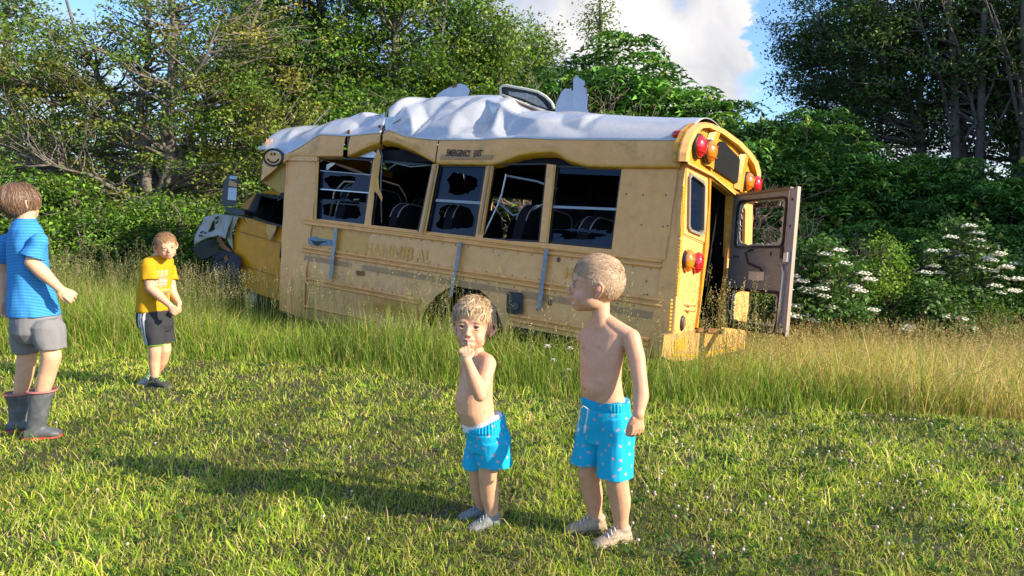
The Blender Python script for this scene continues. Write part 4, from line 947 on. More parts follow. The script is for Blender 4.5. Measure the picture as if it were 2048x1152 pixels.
# seed stems: thin stalk and a loose head of spikelets
def stems(name, n0, region, hfun, headcol, stalkcol, label, spread=.035, hl=.12, ns=14, sz=(.010, .0032), lean=.18, wst=.0028):
    xa, xb, ya, yb = region; x = rng.uniform(xa, xb, n0); y = rng.uniform(ya, yb, n0); d = y-mowY(x)
    k = (d > .12) & (np.abs(x) < .77*y+.4) & ~in_bus(x, y) & (rng.uniform(0, 1, n0) < np.clip(.55+.6*vnoise(x, y, 2.5, 12), .08, 1)); x, y, d = x[k], y[k], d[k]; n = len(x)
    h = hfun(x, y, d)*rng.uniform(.72, 1.12, n); a = rng.uniform(0, 6.28, n); ln = rng.uniform(0, lean, n); z = hgt(x, y)
    tx, ty, tz = x+np.cos(a)*ln*h, y+np.sin(a)*ln*h, z+h
    V = []; L = []; st = []; tt = []; Cc = []
    # stalk: one thin ribbon pair crossing
    P = np.empty((n, 6, 3), np.float32)
    for j, (t, ww) in enumerate(((0, 1), (.55, .8), (1, .4))):
        px, py, pz = x+(tx-x)*t*t, y+(ty-y)*t*t, z+(tz-z)*t
        b = 0.0; P[:, 2*j] = np.stack([px-wst*ww/2, py, pz], 1); P[:, 2*j+1] = np.stack([px+wst*ww/2, py, pz], 1)
    i = np.arange(n)[:, None]*6; Lq = np.concatenate([i+np.array([[0, 1, 3, 2]]), i+np.array([[2, 3, 5, 4]])], 1).ravel()
    c1_ = np.repeat(pal(n, *stalkcol), 6, 0)
    # spikelets
    m = n*ns; t = np.tile(np.linspace(0, 1, ns), n); r = spread*(1-t*.75)*rng.uniform(.3, 1, m); aa = rng.uniform(0, 6.28, m)
    rx = np.repeat(tx-x, ns); ry = np.repeat(ty-y, ns); hh = np.repeat(h, ns); tz_ = np.repeat(tz, ns)
    cx_ = np.repeat(tx, ns)-rx*(1-t)*hl*2/hh+np.cos(aa)*r; cy_ = np.repeat(ty, ns)-ry*(1-t)*hl*2/hh+np.sin(aa)*r; cz = tz_-hl*(1-t)+rng.normal(0, .006, m)+.01
    L_ = sz[0]*rng.uniform(.7, 1.3, m); Wd_ = sz[1]*rng.uniform(.8, 1.3, m); dx, dy, dz = np.cos(aa)*.4*L_, np.sin(aa)*.4*L_, L_*.9
    sx, sy = -np.sin(aa)*Wd_, np.cos(aa)*Wd_*.4+0
    Q = np.empty((m, 4, 3), np.float32); Q[:, 0] = np.stack([cx_-dx, cy_-dy, cz-dz/2], 1); Q[:, 1] = np.stack([cx_+Wd_, cy_+sy, cz], 1); Q[:, 2] = np.stack([cx_+dx, cy_+dy, cz+dz/2], 1); Q[:, 3] = np.stack([cx_-Wd_, cy_-sy, cz], 1)
    c2_ = np.repeat(pal(m, *headcol), 4, 0)
    V = np.concatenate([P.reshape(-1, 3), Q.reshape(-1, 3)]); L = np.concatenate([Lq, n*6+np.arange(m*4)]); nf = 2*n+m
    Cc = np.concatenate([c1_, c2_]); Cc = np.concatenate([Cc, np.ones((len(Cc), 1))], 1)
    o = mknp(name, V, L, np.arange(nf)*4, np.full(nf, 4), m_blade, cols=Cc); tag(o, label, 'grass', kind='stuff'); return o
gs = ([(.28, .34, .07), (.42, .40, .13), (.18, .25, .045)], [4, 3, 2]); gh = ([(.50, .44, .20), (.66, .56, .30), (.34, .30, .12)], [4, 3, 2])
hl_ = lambda x, y, d: np.interp(x, [-8, -3.6, -2.8, -1, 1.5, 3], [.88, .80, .80, 1.02, .98, .60])*np.clip((d+.2)/.9, .5, 1)
stems('seed_stems', 8000, (-8, 1.9, 4.6, 8.6), hl_, gh, gs, 'thin green grass stalks with pale seed heads in front of the bus')
stems('foxtail_stems', 11000, (1.3, 9.5, 4.9, 12), lambda x, y, d: np.clip(d/1.2, .5, 1)*.74, ([(.50, .37, .15), (.42, .30, .10), (.60, .48, .24)], [4, 3, 2]), ([(.36, .30, .10), (.28, .27, .07)], [3, 2]), 'golden dry grass stalks with seed heads right of the bus', spread=.014, hl=.11, ns=12, sz=(.013, .004), lean=.75)
stems('pale_plumes', 600, (-6.2, -3.5, 6.4, 8.4), lambda x, y, d: .98+0*x, ([(.42, .36, .20), (.34, .28, .14)], [3, 2]), gs, 'pale plumed grass heads in front of the left hedge', spread=.03, hl=.16, ns=22)
# loose dry straws lying on top
n = 130; x = rng.uniform(-2, 5.5, n); y = mowY(x)+rng.uniform(.2, 2.6, n); z = hgt(x, y)+rng.uniform(.12, .42, n)
o = make_blades('dry_straw', x, y, z, rng.uniform(.05, .22, n), rng.uniform(.004, .008, n), rng.uniform(2, 5, n), rng.uniform(-.6, .6, n)+np.where(rng.uniform(0, 1, n) < .5, 0, pi), pal(n, [(.62, .5, .27), (.5, .4, .2)], [1, 1]))
tag(o, 'bent dry straws lying across the tall grass', 'straw', kind='stuff')
# white clover heads in the lawn, each a thing
b_ = MB(); b_.ell((0, 0, .036), (.0070, .0070, .0055), nu=8, nv=5); b_.tube([(0, 0, 0), (.002, 0, .033)], .001, 4)
m_clo = mat('clover_white', (.55, .46, .40), .7, mul=(.6, 1.15), mulscale=300)
c0 = b_.build('clover_flower', m_clo, None, True); first = True
rc = random.Random(5); cnt = 0
while cnt < 150:
    px, py = rc.uniform(1260, 2048), rc.uniform(835, 1130)
    if cnt % 9 == 0: px, py = rc.uniform(60, 900), rc.uniform(800, 1130)
    if rc.random() < (py-830)/420: continue
    p = ground_at(px, py)
    if p.y > mowY(p.x)-.05: continue
    c = c0 if cnt == 0 else c0.copy()
    if cnt: COL.objects.link(c)
    c.location = (p.x, p.y, float(hgt(p.x, p.y))); c.rotation_euler = (rc.uniform(-.3, .3), rc.uniform(-.3, .3), rc.uniform(0, 6)); c.scale = (1, 1, rc.uniform(.8, 1.25))
    tag(c, 'small white clover flower head in the mown lawn', 'flower', 'white clover flowers in the lawn'); cnt += 1
# white daisies on stalks in the tall grass between the two shirtless boys
m_daisy = mat('daisy_white', (.78, .76, .70), .6)
for i, (px, py) in enumerate(((1095, 690), (1107, 718), (1122, 742), (1137, 738), (1140, 694), (1088, 736), (1132, 752), (1125, 764))):
    Yd = 5.15+.1*(i % 3); p = at_y(px, py, Yd); g = float(hgt(p.x, p.y)); b_ = MB()
    for k in range(9):
        a = 2*pi*k/9+i; b_.ell((.011*cos(a), .011*sin(a), p.z-g), (.010, .004, .002), Matrix.Rotation(a, 3, 'Z'), 6, 4)
    for k in range(5): a = k*1.3+i; b_.ell((.022*cos(a), .022*sin(a), p.z-g-.012), (.006, .006, .003), nu=6, nv=4)
    o = b_.build('white_wildflower', m_daisy); o.location = (p.x, p.y, g)
    b2 = MB(); b2.tube([(0, 0, 0), (.01, 0, (p.z-g)*.5), (0, 0, p.z-g)], .0018, 5); b2.build('stem', mat('stem_green', (.12, .18, .04), .6), o)
    tag(o, 'white wildflower on a thin stalk in the tall grass between the shirtless boys', 'flower', 'white wildflowers behind the shirtless boys')
# ================================================================ TREES AND SHRUBS
m_leaf = mat('leaves', (0, 0, 0), .5, attr=True, trans=.32, spec=.4)
m_leafdark = mat('leaves_dark', (0, 0, 0), .6, attr=True, trans=.15, spec=.3)
m_bark = mat('bark', (.20, .17, .13), .9, var=(.11, .10, .085), vscale=8, mul=(.6, 1.2), mulscale=25, bump=1, bscale=30)
m_barkd = mat('bark_dark', (.10, .085, .075), .9, var=(.17, .145, .12), vscale=6, bump=1, bscale=30)
m_twig = mat('dead_twigs', (.27, .21, .155), .9, mul=(.6, 1.3), mulscale=10)
def leaf_mesh(name, P, size, cols, material, parent, asp=.55, up=.5, dirs=None):
    """P (n,3) leaf centres; each leaf a folded diamond of two triangles pairs"""
    n = len(P); nrm = rng.normal(0, 1, (n, 3)); nrm[:, 2] = np.abs(nrm[:, 2])+up; nrm /= np.linalg.norm(nrm, axis=1)[:, None]
    a = rng.normal(0, 1, (n, 3)) if dirs is None else dirs+rng.normal(0, .25, (n, 3)); a -= nrm*(a*nrm).sum(1)[:, None]; a /= np.linalg.norm(a, axis=1)[:, None]+1e-9
    b = np.cross(nrm, a); L = (size*rng.uniform(.65, 1.25, n))[:, None]
    V = np.empty((n, 4, 3), np.float32); V[:, 0] = P-a*L*.5; V[:, 1] = P+b*L*asp*.5-a*L*.05+nrm*L*.08; V[:, 2] = P+a*L*.5-nrm*L*.12; V[:, 3] = P-b*L*asp*.5-a*L*.05+nrm*L*.08
    C = np.ones((n, 4, 4), np.float32); C[:, :, :3] = cols[:, None, :]
    return mknp(name, V.reshape(-1, 3), np.arange(n*4), np.arange(n)*4, np.full(n, 4), material, parent, cols=C.reshape(-1, 4))
def limb(b_, p0, p1, r0, r1, wob=.12, seg=6, n=6, sag=0):
    p0, p1 = Vector(p0), Vector(p1); L = (p1-p0).length; pts = []; rr = []
    off = Vector((random.gauss(0, 1), random.gauss(0, 1), random.gauss(0, .6)))*wob*L
    for i in range(seg+1):
        t = i/seg; p = p0.lerp(p1, t)+off*sin(pi*t)*.6+Vector((random.gauss(0, 1), random.gauss(0, 1), random.gauss(0, 1)))*wob*.18*L*(0 < i < seg); p.z += -sag*sin(pi*t)*L
        pts.append(p); rr.append(r0+(r1-r0)*t)
    b_.tube(pts, rr, n); return pts
def make_tree(name, loc, stems, blobs, nclump, per, clump_r, lsize, palette, material=m_leaf, bark=None, bare=.0, r_trunk=.16, flat=.6, asp=.55, trunk_n=8, twigs=True, shell=.45):
    """stems: polylines (local, with radius); blobs: crown ellipsoids (centre, radii, weight) filled with leaf clumps hung on limbs"""
    t = empty(name, loc); wood = MB(); nodes = []
    for st, r0 in stems:
        P = [Vector(p) for p in st]; fine = []
        for i in range(len(P)-1):
            for k in range(4): fine.append(P[i].lerp(P[i+1], k/4)+Vector((random.gauss(0, .02), random.gauss(0, .02), 0)))
        fine.append(P[-1]); m_ = len(fine); wood.tube(fine, [r0*(1-.8*i/(m_-1)) for i in range(m_)], trunk_n)
        nodes += [(p, r0*(1-.8*i/(m_-1))) for i, p in enumerate(fine)]
    w = np.array([b[2] for b in blobs], float); w /= w.sum(); LP = []; LC = []
    NP = np.array([tuple(p) for p, _ in nodes])
    for c in range(nclump):
        bl = blobs[rng.choice(len(blobs), p=w)]; v = rng.normal(0, 1, 3); v /= np.linalg.norm(v); rad = rng.uniform(0, 1)**shell
        p = np.array(bl[0])+v*rad*np.array(bl[1])
        d = np.linalg.norm(NP-p, axis=1)+np.maximum(0, NP[:, 2]-p[2]+.3)*1.5; j = int(np.argmin(d+rng.uniform(0, .5, len(d))))
        if twigs or rng.random() < .4:
            limb(wood, nodes[j][0], Vector(p), min(nodes[j][1]*.45, .05)+.006, .004, .10, 5, 5)
            q = Vector(p)
            for k in range(2): limb(wood, q+(nodes[j][0]-q)*random.uniform(.1, .45), q+Vector((random.gauss(0, clump_r), random.gauss(0, clump_r), random.gauss(0, clump_r*.6))), .010, .003, .1, 3, 4)
        if rng.random() < bare: continue
        m_ = int(per*rng.uniform(.5, 1.5)); g = rng.normal(0, 1, (m_, 3))*np.array([clump_r, clump_r, clump_r*flat]); LP.append(p+g)
        base = np.array(palette[rng.choice(len(palette))]); base = base*rng.uniform(.75, 1.3); LC.append(base*rng.uniform(.7, 1.3, (m_, 1))*rng.uniform(.9, 1.1, (m_, 3)))
    wood.build('trunk', bark or m_bark, t, True)
    if LP: leaf_mesh('crown', np.concatenate(LP), lsize, np.concatenate(LC), material, t, asp)
    return t
def copy_tree(o, parent=None):
    c = o.copy(); COL.objects.link(c); c.parent = parent
    for ch in o.children: copy_tree(ch, c)
    return c
def gz(x, y): return float(hgt(x, y))
OL = [(.19, .29, .035), (.16, .26, .035), (.22, .27, .04), (.12, .22, .035), (.27, .26, .045), (.09, .17, .028)]
GR = [(.13, .27, .026), (.09, .19, .022), (.18, .31, .032), (.23, .33, .045), (.055, .12, .02)]
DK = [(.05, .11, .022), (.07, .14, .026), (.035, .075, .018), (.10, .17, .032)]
# left maple with several pale stems and a thin olive and amber crown
def pt(px, py, Y, base): p = at_y(px, py, Y); return tuple(p-Vector(base))
bx = at_y(305, 470, 12); b0 = (bx.x, 12.0, gz(bx.x, 12.0))
S = lambda *pp: [pt(px, py, 12+dy, b0) for px, py, dy in pp]
t = make_tree('maple_tree', b0, [([(0, 0, 0)]+S((300, 420, 0), (298, 370, 0), (292, 300, 0), (280, 200, .2), (300, 100, .3), (290, -60, .3)), .13),
    ([(.15, 0, 0)]+S((322, 400, 0), (342, 340, 0), (338, 260, -.2), (335, 180, -.3), (350, 60, -.2), (345, -80, 0)), .16),
    (S((322, 400, 0), (300, 340, .3), (262, 260, .4), (200, 160, .5), (150, 60, .6), (110, -60, .7)), .08),
    (S((342, 340, 0), (390, 250, .2), (430, 160, .3), (500, 60, .3), (540, -50, .3)), .07), (S((338, 260, -.2), (345, 200, -.6), (400, 130, -.8), (440, 40, -.8)), .05),
    (S((300, 420, 0), (240, 385, -.4), (180, 350, -.7), (100, 330, -.9)), .06), (S((292, 300, 0), (200, 230, .3), (100, 190, .4), (20, 150, .6)), .05), (S((345, 330, 0), (430, 300, .3), (520, 290, .4)), .04)],
    [((0, .2, 3.2), (2.1, 1.6, 1.6), 3), ((-1.9, .2, 2.7), (1.5, 1.3, 1.3), 1.9), ((1.6, .2, 3.0), (1.3, 1.2, 1.6), 2.2), ((-.2, 0, 1.5), (2.4, 1.2, .65), 1.6), ((-2.3, .2, 3.9), (1.6, 1.3, .8), 1.0), ((1.0, .3, 4.4), (2.0, 1.3, .9), 1.5)],
    620, 66, .15, .070, OL, bare=.05, flat=.45)
tag(t, 'thin crowned maple with pale forked stems and olive and amber leaves at the left', 'tree')
# dark green mass behind it, left edge
def blob_tree(name, px, Y, h, rx, ry, nc, per, cr, ls, palette, label, material=m_leaf, zc=.6, bark=None, group=None, asp=.55, bare=0, low=.15, shell=.45, lean=0):
    p = at_y(px, 430, Y); x = p.x; z = gz(x, Y)
    bl = [((lean*.5, 0, h*zc), (rx, ry, h*(1-zc)), 3), ((rx*.4, 0, h*zc*.75), (rx*.7, ry*.8, h*.3), 1.2), ((-rx*.45, 0, h*zc*.8), (rx*.6, ry*.8, h*.3), 1.2), ((lean, 0, h*.85), (rx*.45, ry*.5, h*.18), .7)]
    st = [([(0, 0, 0), (.1, 0, h*.3), (lean*.3-.05, 0, h*.6), (lean, 0, h*.95)], .05+.02*h), ([(0, 0, h*.15), (rx*.3, .1, h*.45), (rx*.5, .2, h*.8)], .04+.01*h), ([(0, 0, h*.1), (-rx*.3, -.1, h*.4), (-rx*.55, .1, h*.75)], .04+.01*h)]
    t = make_tree(name, (x, Y, z), st, bl, nc, per, cr, ls, palette, material, bark, asp=asp, bare=bare, shell=shell); tag(t, label, 'tree' if 'tree' in name else 'shrub', group); return t
blob_tree('leafy_tree', 40, 15.5, 5.6, 2.4, 1.8, 200, 60, .24, .10, OL[1:4]+GR[:2], 'dark leafy tree at the far left edge behind the maple')
blob_tree('leafy_tree', 480, 17, 4.2, 2.0, 1.5, 150, 50, .24, .10, GR+OL[:2], 'lower green tree between the maple and the bus front')
blob_tree('leafy_tree', 230, 18.5, 3.2, 3.2, 1.5, 170, 50, .28, .11, DK+GR[:2], 'dark green tree low behind the stems of the maple')
# hedge on the left: individual bushes
HG = [(.14, .28, .025), (.10, .21, .022), (.19, .33, .035), (.06, .13, .02)]
h0 = None; rr_ = random.Random(3)
for i, (px, Y, s_, lab) in enumerate(((-30, 9.6, 1.12, 'bright green bush at the left edge behind the boy in blue'), (-190, 9.8, 1.15, 'bright green bush beyond the left edge of the photograph'), (120, 10.4, 1.05, 'arching green bush just right of the head of the boy in blue'), (215, 9.8, .80, 'green bush midway between the blue and yellow shirts'), (330, 10.4, .90, 'green bush directly behind the boy in yellow'), (415, 10.6, .85, 'green bush between the boy in yellow and the crushed hood'), (490, 11.3, .88, 'green bush behind the crushed hood of the bus'))):
    if h0 is None or i == 1:
        t = blob_tree('hedge_bush', px, Y, 1.75, 1.05, .8, 200, 75, .13, .062, HG, lab, zc=.5, group=None)
        if h0 is None: h0 = t
        else: h2 = t
    else:
        t = copy_tree(h0 if i % 2 else h2); p = at_y(px, 430, Y); t.location = (p.x, Y, gz(p.x, Y)); t.rotation_euler.z = i*1.3
    t.scale = (s_, s_, s_); tag(t, lab, 'bush', 'bushes in the left hedge')
# big green trees behind the bus
blob_tree('broadleaf_tree', 655, 17.5, 8.6, 2.3, 1.8, 420, 80, .26, .105, DK+GR[:2], 'tall dark green tree rising behind the front of the bus', zc=.55)
blob_tree('broadleaf_tree', 560, 19, 8.4, 1.6, 1.5, 220, 70, .28, .11, DK+GR[:1], 'dark narrow tree between the maple and the tall green trees')
blob_tree('broadleaf_tree', 800, 16.5, 7.2, 2.2, 1.7, 430, 80, .24, .10, GR, 'large sunlit green tree above the torn roof gap', zc=.55)
blob_tree('broadleaf_tree', 930, 17.5, 6.6, 1.9, 1.6, 380, 80, .24, .10, GR+HG[:1], 'green tree above the raised roof flap', zc=.52)
blob_tree('broadleaf_tree', 1065, 18.5, 6.0, 1.7, 1.4, 320, 80, .22, .095, GR+OL[:1], 'lower green tree above the open roof hatch', zc=.55)
blob_tree('broadleaf_tree', 1000, 17.0, 6.0, 1.5, 1.3, 260, 80, .22, .095, GR, 'green tree rising between the raised flap and the hatch', zc=.55)
blob_tree('broadleaf_tree', 740, 14, 3.7, 1.7, 1.2, 260, 80, .20, .085, HG+GR[:2], 'rounded bright green tree close behind the bus roof', zc=.55)
blob_tree('poplar_tree', 1195, 18.5, 6.9, .75, .7, 120, 55, .20, .085, GR+OL[:1], 'slim upright tree standing against the white cloud', zc=.6, shell=.6)
blob_tree('poplar_tree', 1135, 19.5, 5.4, .8, .7, 90, 50, .20, .085, GR+OL[:1], 'shorter slim tree left of the slim upright one', zc=.55, shell=.6)
# upper right: tall trees against the light, bare lower limbs
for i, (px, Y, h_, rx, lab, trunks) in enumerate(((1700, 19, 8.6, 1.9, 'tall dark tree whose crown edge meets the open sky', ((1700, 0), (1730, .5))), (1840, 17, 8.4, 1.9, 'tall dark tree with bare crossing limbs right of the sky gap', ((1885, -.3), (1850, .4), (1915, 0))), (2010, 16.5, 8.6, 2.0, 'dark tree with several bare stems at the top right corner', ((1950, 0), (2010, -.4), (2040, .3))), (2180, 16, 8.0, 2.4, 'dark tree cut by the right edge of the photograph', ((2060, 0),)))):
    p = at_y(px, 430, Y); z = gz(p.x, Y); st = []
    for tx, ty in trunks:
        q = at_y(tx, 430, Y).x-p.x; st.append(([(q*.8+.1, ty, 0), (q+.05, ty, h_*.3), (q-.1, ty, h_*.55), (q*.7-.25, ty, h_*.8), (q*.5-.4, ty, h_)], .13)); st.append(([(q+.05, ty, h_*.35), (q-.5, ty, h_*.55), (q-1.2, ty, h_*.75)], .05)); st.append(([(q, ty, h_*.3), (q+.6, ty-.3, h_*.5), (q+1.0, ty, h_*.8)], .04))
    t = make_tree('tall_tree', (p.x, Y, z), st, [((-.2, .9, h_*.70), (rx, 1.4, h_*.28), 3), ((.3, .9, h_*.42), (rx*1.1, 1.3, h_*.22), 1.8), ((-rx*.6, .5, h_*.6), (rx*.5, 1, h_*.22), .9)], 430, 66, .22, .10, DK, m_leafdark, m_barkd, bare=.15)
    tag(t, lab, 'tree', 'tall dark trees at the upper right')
# trees further right that keep the sumac in shade
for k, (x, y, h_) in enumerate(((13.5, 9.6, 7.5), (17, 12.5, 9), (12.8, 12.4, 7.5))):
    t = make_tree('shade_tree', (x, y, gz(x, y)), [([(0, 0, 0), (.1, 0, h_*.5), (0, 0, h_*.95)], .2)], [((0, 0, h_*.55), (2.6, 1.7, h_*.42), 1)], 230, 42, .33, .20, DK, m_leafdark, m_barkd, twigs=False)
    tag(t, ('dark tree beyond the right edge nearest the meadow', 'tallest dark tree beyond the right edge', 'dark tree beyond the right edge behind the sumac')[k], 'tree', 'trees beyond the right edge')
# dead bare shrubs behind the roof
m_ = MB()
def dead(loc, h, n, seed, sp=1.0):
    random.seed(seed); b_ = MB()
    def grow(p, d, L, r, lev):
        q = p+d*L; mid = p.lerp(q, .5)+Vector((random.gauss(0, .06), random.gauss(0, .06), random.gauss(0, .04)))*L*1.5
        b_.tube([p, mid, q], [r, r*.8, r*.62], 5 if lev < 2 else 4)
        if lev < 5:
            for k in range(random.choice((2, 2, 3)) if lev < 4 else 2):
                nd = (d+Vector((random.gauss(0, .5), random.gauss(0, .4), random.gauss(.12, .32)))*sp).normalized(); grow(q, nd, L*random.uniform(.62, .86), r*.62, lev+1)
    for k in range(n): grow(Vector((random.gauss(0, .25), random.gauss(0, .2), 0)), Vector((random.gauss(0, .3), random.gauss(0, .2), 1)).normalized(), h*.30, .03, 0)
    return b_
d0 = None
for i, (px, Y, h_, lab) in enumerate(((1050, 12.5, 4.1, 'bare dead shrub behind the roof hatch'), (1110, 13, 4.3, 'bare dead shrub between the hatch and the upright torn flap'), (1165, 12.6, 4.1, 'bare dead shrub behind the upright torn flap'), (1240, 12.8, 3.8, 'bare dead shrub just right of the torn flaps'), (1310, 12.2, 3.2, 'pale bare shrub above the middle of the intact roof'), (1372, 12.0, 3.1, 'pale bare shrub above the rear red marker light'), (1440, 12.4, 3.1, 'bare shrub above the rear cap of the bus'), (1640, 11.2, 2.0, 'bare grey branches against the dark sumac right of the bus'))):
    b_ = dead(None, h_, 6, 40+i, 1.0); p = at_y(px, 430, Y); t = empty('bare_shrub', (p.x, Y, gz(p.x, Y))); b_.build('branches', m_twig, t, True); tag(t, lab, 'shrub', 'bare shrubs behind the bus')
random.seed(11)
# sumac: heads of drooping pinnate fronds and yellow-green flower spikes
m_spike = mat('sumac_flower', (.34, .36, .04), .8, mul=(.6, 1.3), mulscale=60)
SU = [(.075, .20, .028), (.055, .15, .025), (.10, .25, .035), (.036, .10, .02), (.14, .29, .04)]
def sumac(nh, w, dp, h, seed, pale=1.0):
    r = np.random.default_rng(seed); t = empty('sumac_shrub'); wood = MB(); P = []; D = []; C = []; spikes = []
    for k in range(nh):
        x, y = r.uniform(-w, w), r.uniform(-dp, dp); env = math.sqrt(max(.02, 1-(x/w)**2*.75-(y/dp)**2*.4)); z = h*env*(1-.78*r.uniform(0, 1)**1.5) if r.random() < .75 else h*env*r.uniform(.7, 1.03)
        y2 = y-(1-z/(h*env+.01))*.5
        if k % 3 == 0: wood.tube([(x*.3, y*.3, 0), (x*.6+r.normal(0, .08), y2*.6, z*.5), (x, y2, z)], [.03, .02, .008], 5)
        base = np.array(SU[r.integers(len(SU))])*r.uniform(.8, 1.3)*pale; nf = r.integers(8, 13)
        for f in range(nf):
            a = 2*pi*f/nf+r.uniform(-.2, .2); L = r.uniform(.28, .46); el = r.uniform(.0, .7)
            for s_ in range(1, 8):
                tt = s_/7; px, py, pz = x+cos(a)*L*tt, y2+sin(a)*L*tt, z+L*(el*tt-.85*tt*tt)
                for sd in (-1, 1):
                    dx, dy = -sin(a)*sd+cos(a)*.45, cos(a)*sd+sin(a)*.45; ll = .05*(1-.35*tt)
                    P.append((px+dx*ll, py+dy*ll, pz-.018)); D.append((dx, dy, -.35)); C.append(base*r.uniform(.75, 1.3))
        if z > h*.35 and r.random() < .42: spikes.append((x, y2, z))
    wood.build('stems', m_barkd, t)
    leaf_mesh('foliage', np.array(P), .105, np.array(C), m_leafdark, t, .30, up=1.0, dirs=np.array(D))
    for k, (x, y, z) in enumerate(spikes[:14]):
        b_ = MB(); b_.tube([(x, y, z-.02), (x+.01, y, z+.04), (x-.01, y, z+.09), (x, y, z+.13)], [.018, .028, .020, .004], 7)
        for q in range(12): a = q*2.4; b_.ell((x+.04*cos(a), y+.04*sin(a), z+.008*q-.02), (.020, .020, .012), nu=6, nv=4)
        b_.build('flower_spike', m_spike, t)
    return t
protos = [sumac(95, 1.25, .8, 2.6, 100, 1.0), sumac(95, 1.2, .8, 2.5, 101, 1.15), sumac(90, 1.3, .8, 2.7, 102, .9)]
spots = [(1215, 15.5, 2.05, 'sumac shrub left of the white cloud above the roof'), (1290, 14.8, 1.80, 'sumac shrub under the white cloud above the bus roof'), (1370, 15.2, 1.62, 'sumac shrub below the cloud above the rear marker light'), (1440, 14.2, 1.44, 'sumac shrub above the rear cap of the bus'), (1510, 13.8, 1.38, 'sumac shrub below the blue sky gap'), (1585, 14.2, 1.46, 'sumac shrub at the left foot of the tall dark tree'), (1660, 13.8, 1.36, 'sumac shrub above the open door corner'), (1745, 13.4, 1.24, 'sumac shrub in the middle of the dark bank'), (1835, 13.2, 1.17, 'sumac shrub above the flowering elder'), (1925, 13.0, 1.15, 'sumac shrub under the bare tree stems'), (2010, 12.8, 1.13, 'sumac shrub at the right edge of the bank'), (2110, 12.8, 1.18, 'sumac shrub cut by the right edge'),
         (1560, 12.4, .82, 'lower sumac shrub just right of the rear lamps'), (1640, 12.0, .78, 'lower sumac shrub beside the open door'), (1730, 11.9, .76, 'lower sumac shrub above the bright green bush'), (1820, 11.8, .74, 'lower sumac shrub between the two elders'), (1910, 11.7, .76, 'lower sumac shrub behind the right elder'), (2000, 11.6, .76, 'lower sumac shrub low at the right edge'), (2080, 11.5, .8, 'lowest sumac shrub cut by the right edge'), (1480, 12.8, .8, 'lower sumac shrub hidden behind the rear cap')]
for i, (px, Y, s_, lab) in enumerate(spots):
    t = protos[i] if i < 3 else copy_tree(protos[i % 3]); p = at_y(px, 430, Y); t.location = (p.x, Y, gz(p.x, Y)-.05); t.rotation_euler.z = (0 if i < 3 else (i*.9) % .8-.4); t.scale = (s_*(1 if i % 2 else -1), s_, s_)
    tag(t, lab, 'shrub', 'sumac shrubs in the dark bank')
# elder bushes in flower, bright bush
def elder(seed, h, w, nfl):
    r = np.random.default_rng(seed); t = blob_tree('elder_bush', 1000, 9, h, w, w*.7, 150, 60, .11, .07, [(.08, .18, .03), (.11, .24, .04), (.05, .12, .02)], 'x', zc=.5)
    for k in range(nfl):
        a = r.uniform(pi, 2*pi); x, y = w*r.uniform(-.95, .95), -w*.55*r.uniform(.3, 1); z = h*(.42+.56*r.uniform(0, 1)*math.sqrt(max(.05, 1-(x/w)**2))); b_ = MB()
        for q in range(16):
            aa = q*2.4; rr = .025*math.sqrt(q+.3); b_.ell((x+rr*cos(aa), y+rr*sin(aa)*.9, z+.012*sin(q*1.7)-rr*.3), (.024, .024, .012), nu=6, nv=4)
        b_.build('flower_cluster', mat('elder_white', (.80, .79, .64), .7, mul=(.65, 1.15), mulscale=80), t)
    return t
for k, (px, Y, h_, w, nf, lab) in enumerate(((1650, 9.6, 1.72, .60, 26, 'elder bush with flat white flower clusters right of the open door'), (1915, 10.4, 2.05, .74, 30, 'taller elder bush with white flower clusters near the right edge'), (2035, 10.6, 1.55, .6, 9, 'elder bush with few white flowers at the right edge'), (1870, 9.8, 1.15, .5, 9, 'small low elder bush with a few white flowers below the taller one'))):
    t = elder(60+k, h_, w, nf); p = at_y(px, 430, Y); t.location = (p.x, Y, gz(p.x, Y)); tag(t, lab, 'bush', 'elder bushes in flower')
t = blob_tree('bright_bush', 1768, 10.2, 1.78, .42, .4, 120, 60, .09, .05, [(.26, .44, .04), (.20, .36, .04), (.32, .48, .07)], 'bright yellow green bush between the two flowering elders', zc=.6)
for k, (px, Y, s_, lab) in enumerate(((1560, 10.4, .55, 'low dark green bush seen through the lower door window'), (1800, 10.0, .45, 'low dark bush beneath the bright green one'), (1700, 9.9, .5, 'low leafy bush at the foot of the first elder'), (1985, 10.0, .5, 'low leafy bush at the right above the golden grass'))):
    t = copy_tree(h2); p = at_y(px, 430, Y); t.location = (p.x, Y, gz(p.x, Y)); t.rotation_euler.z = k; t.scale = (s_, s_, s_); tag(t, lab, 'bush', 'low bushes along the right bank')
# far wood closing the horizon behind everything
def wood_mass():
    n = 42000; x = rng.uniform(-32, 34, n); y = 24+rng.uniform(0, 3, n); top = np.interp(x, [-12, -5], [1.9, 3.6])+1.0*vnoise(x, y*0, .35, 77)+.5*vnoise(x, y*0, 1.3, 78); z = gzv(x, y)+rng.uniform(0, 1, n)**.8*np.clip(top, 1.5, 6)
    base = np.array(DK)[rng.integers(0, len(DK), n)]*rng.uniform(.7, 1.5, (n, 1))
    o = leaf_mesh('far_wood', np.stack([x, y, z], 1), .34, base, m_leafdark, None, .7); tag(o, 'far dark wood closing the view behind the trees and the bus', 'wood', kind='stuff')
def gzv(x, y): return hgt(x, y)
wood_mass()
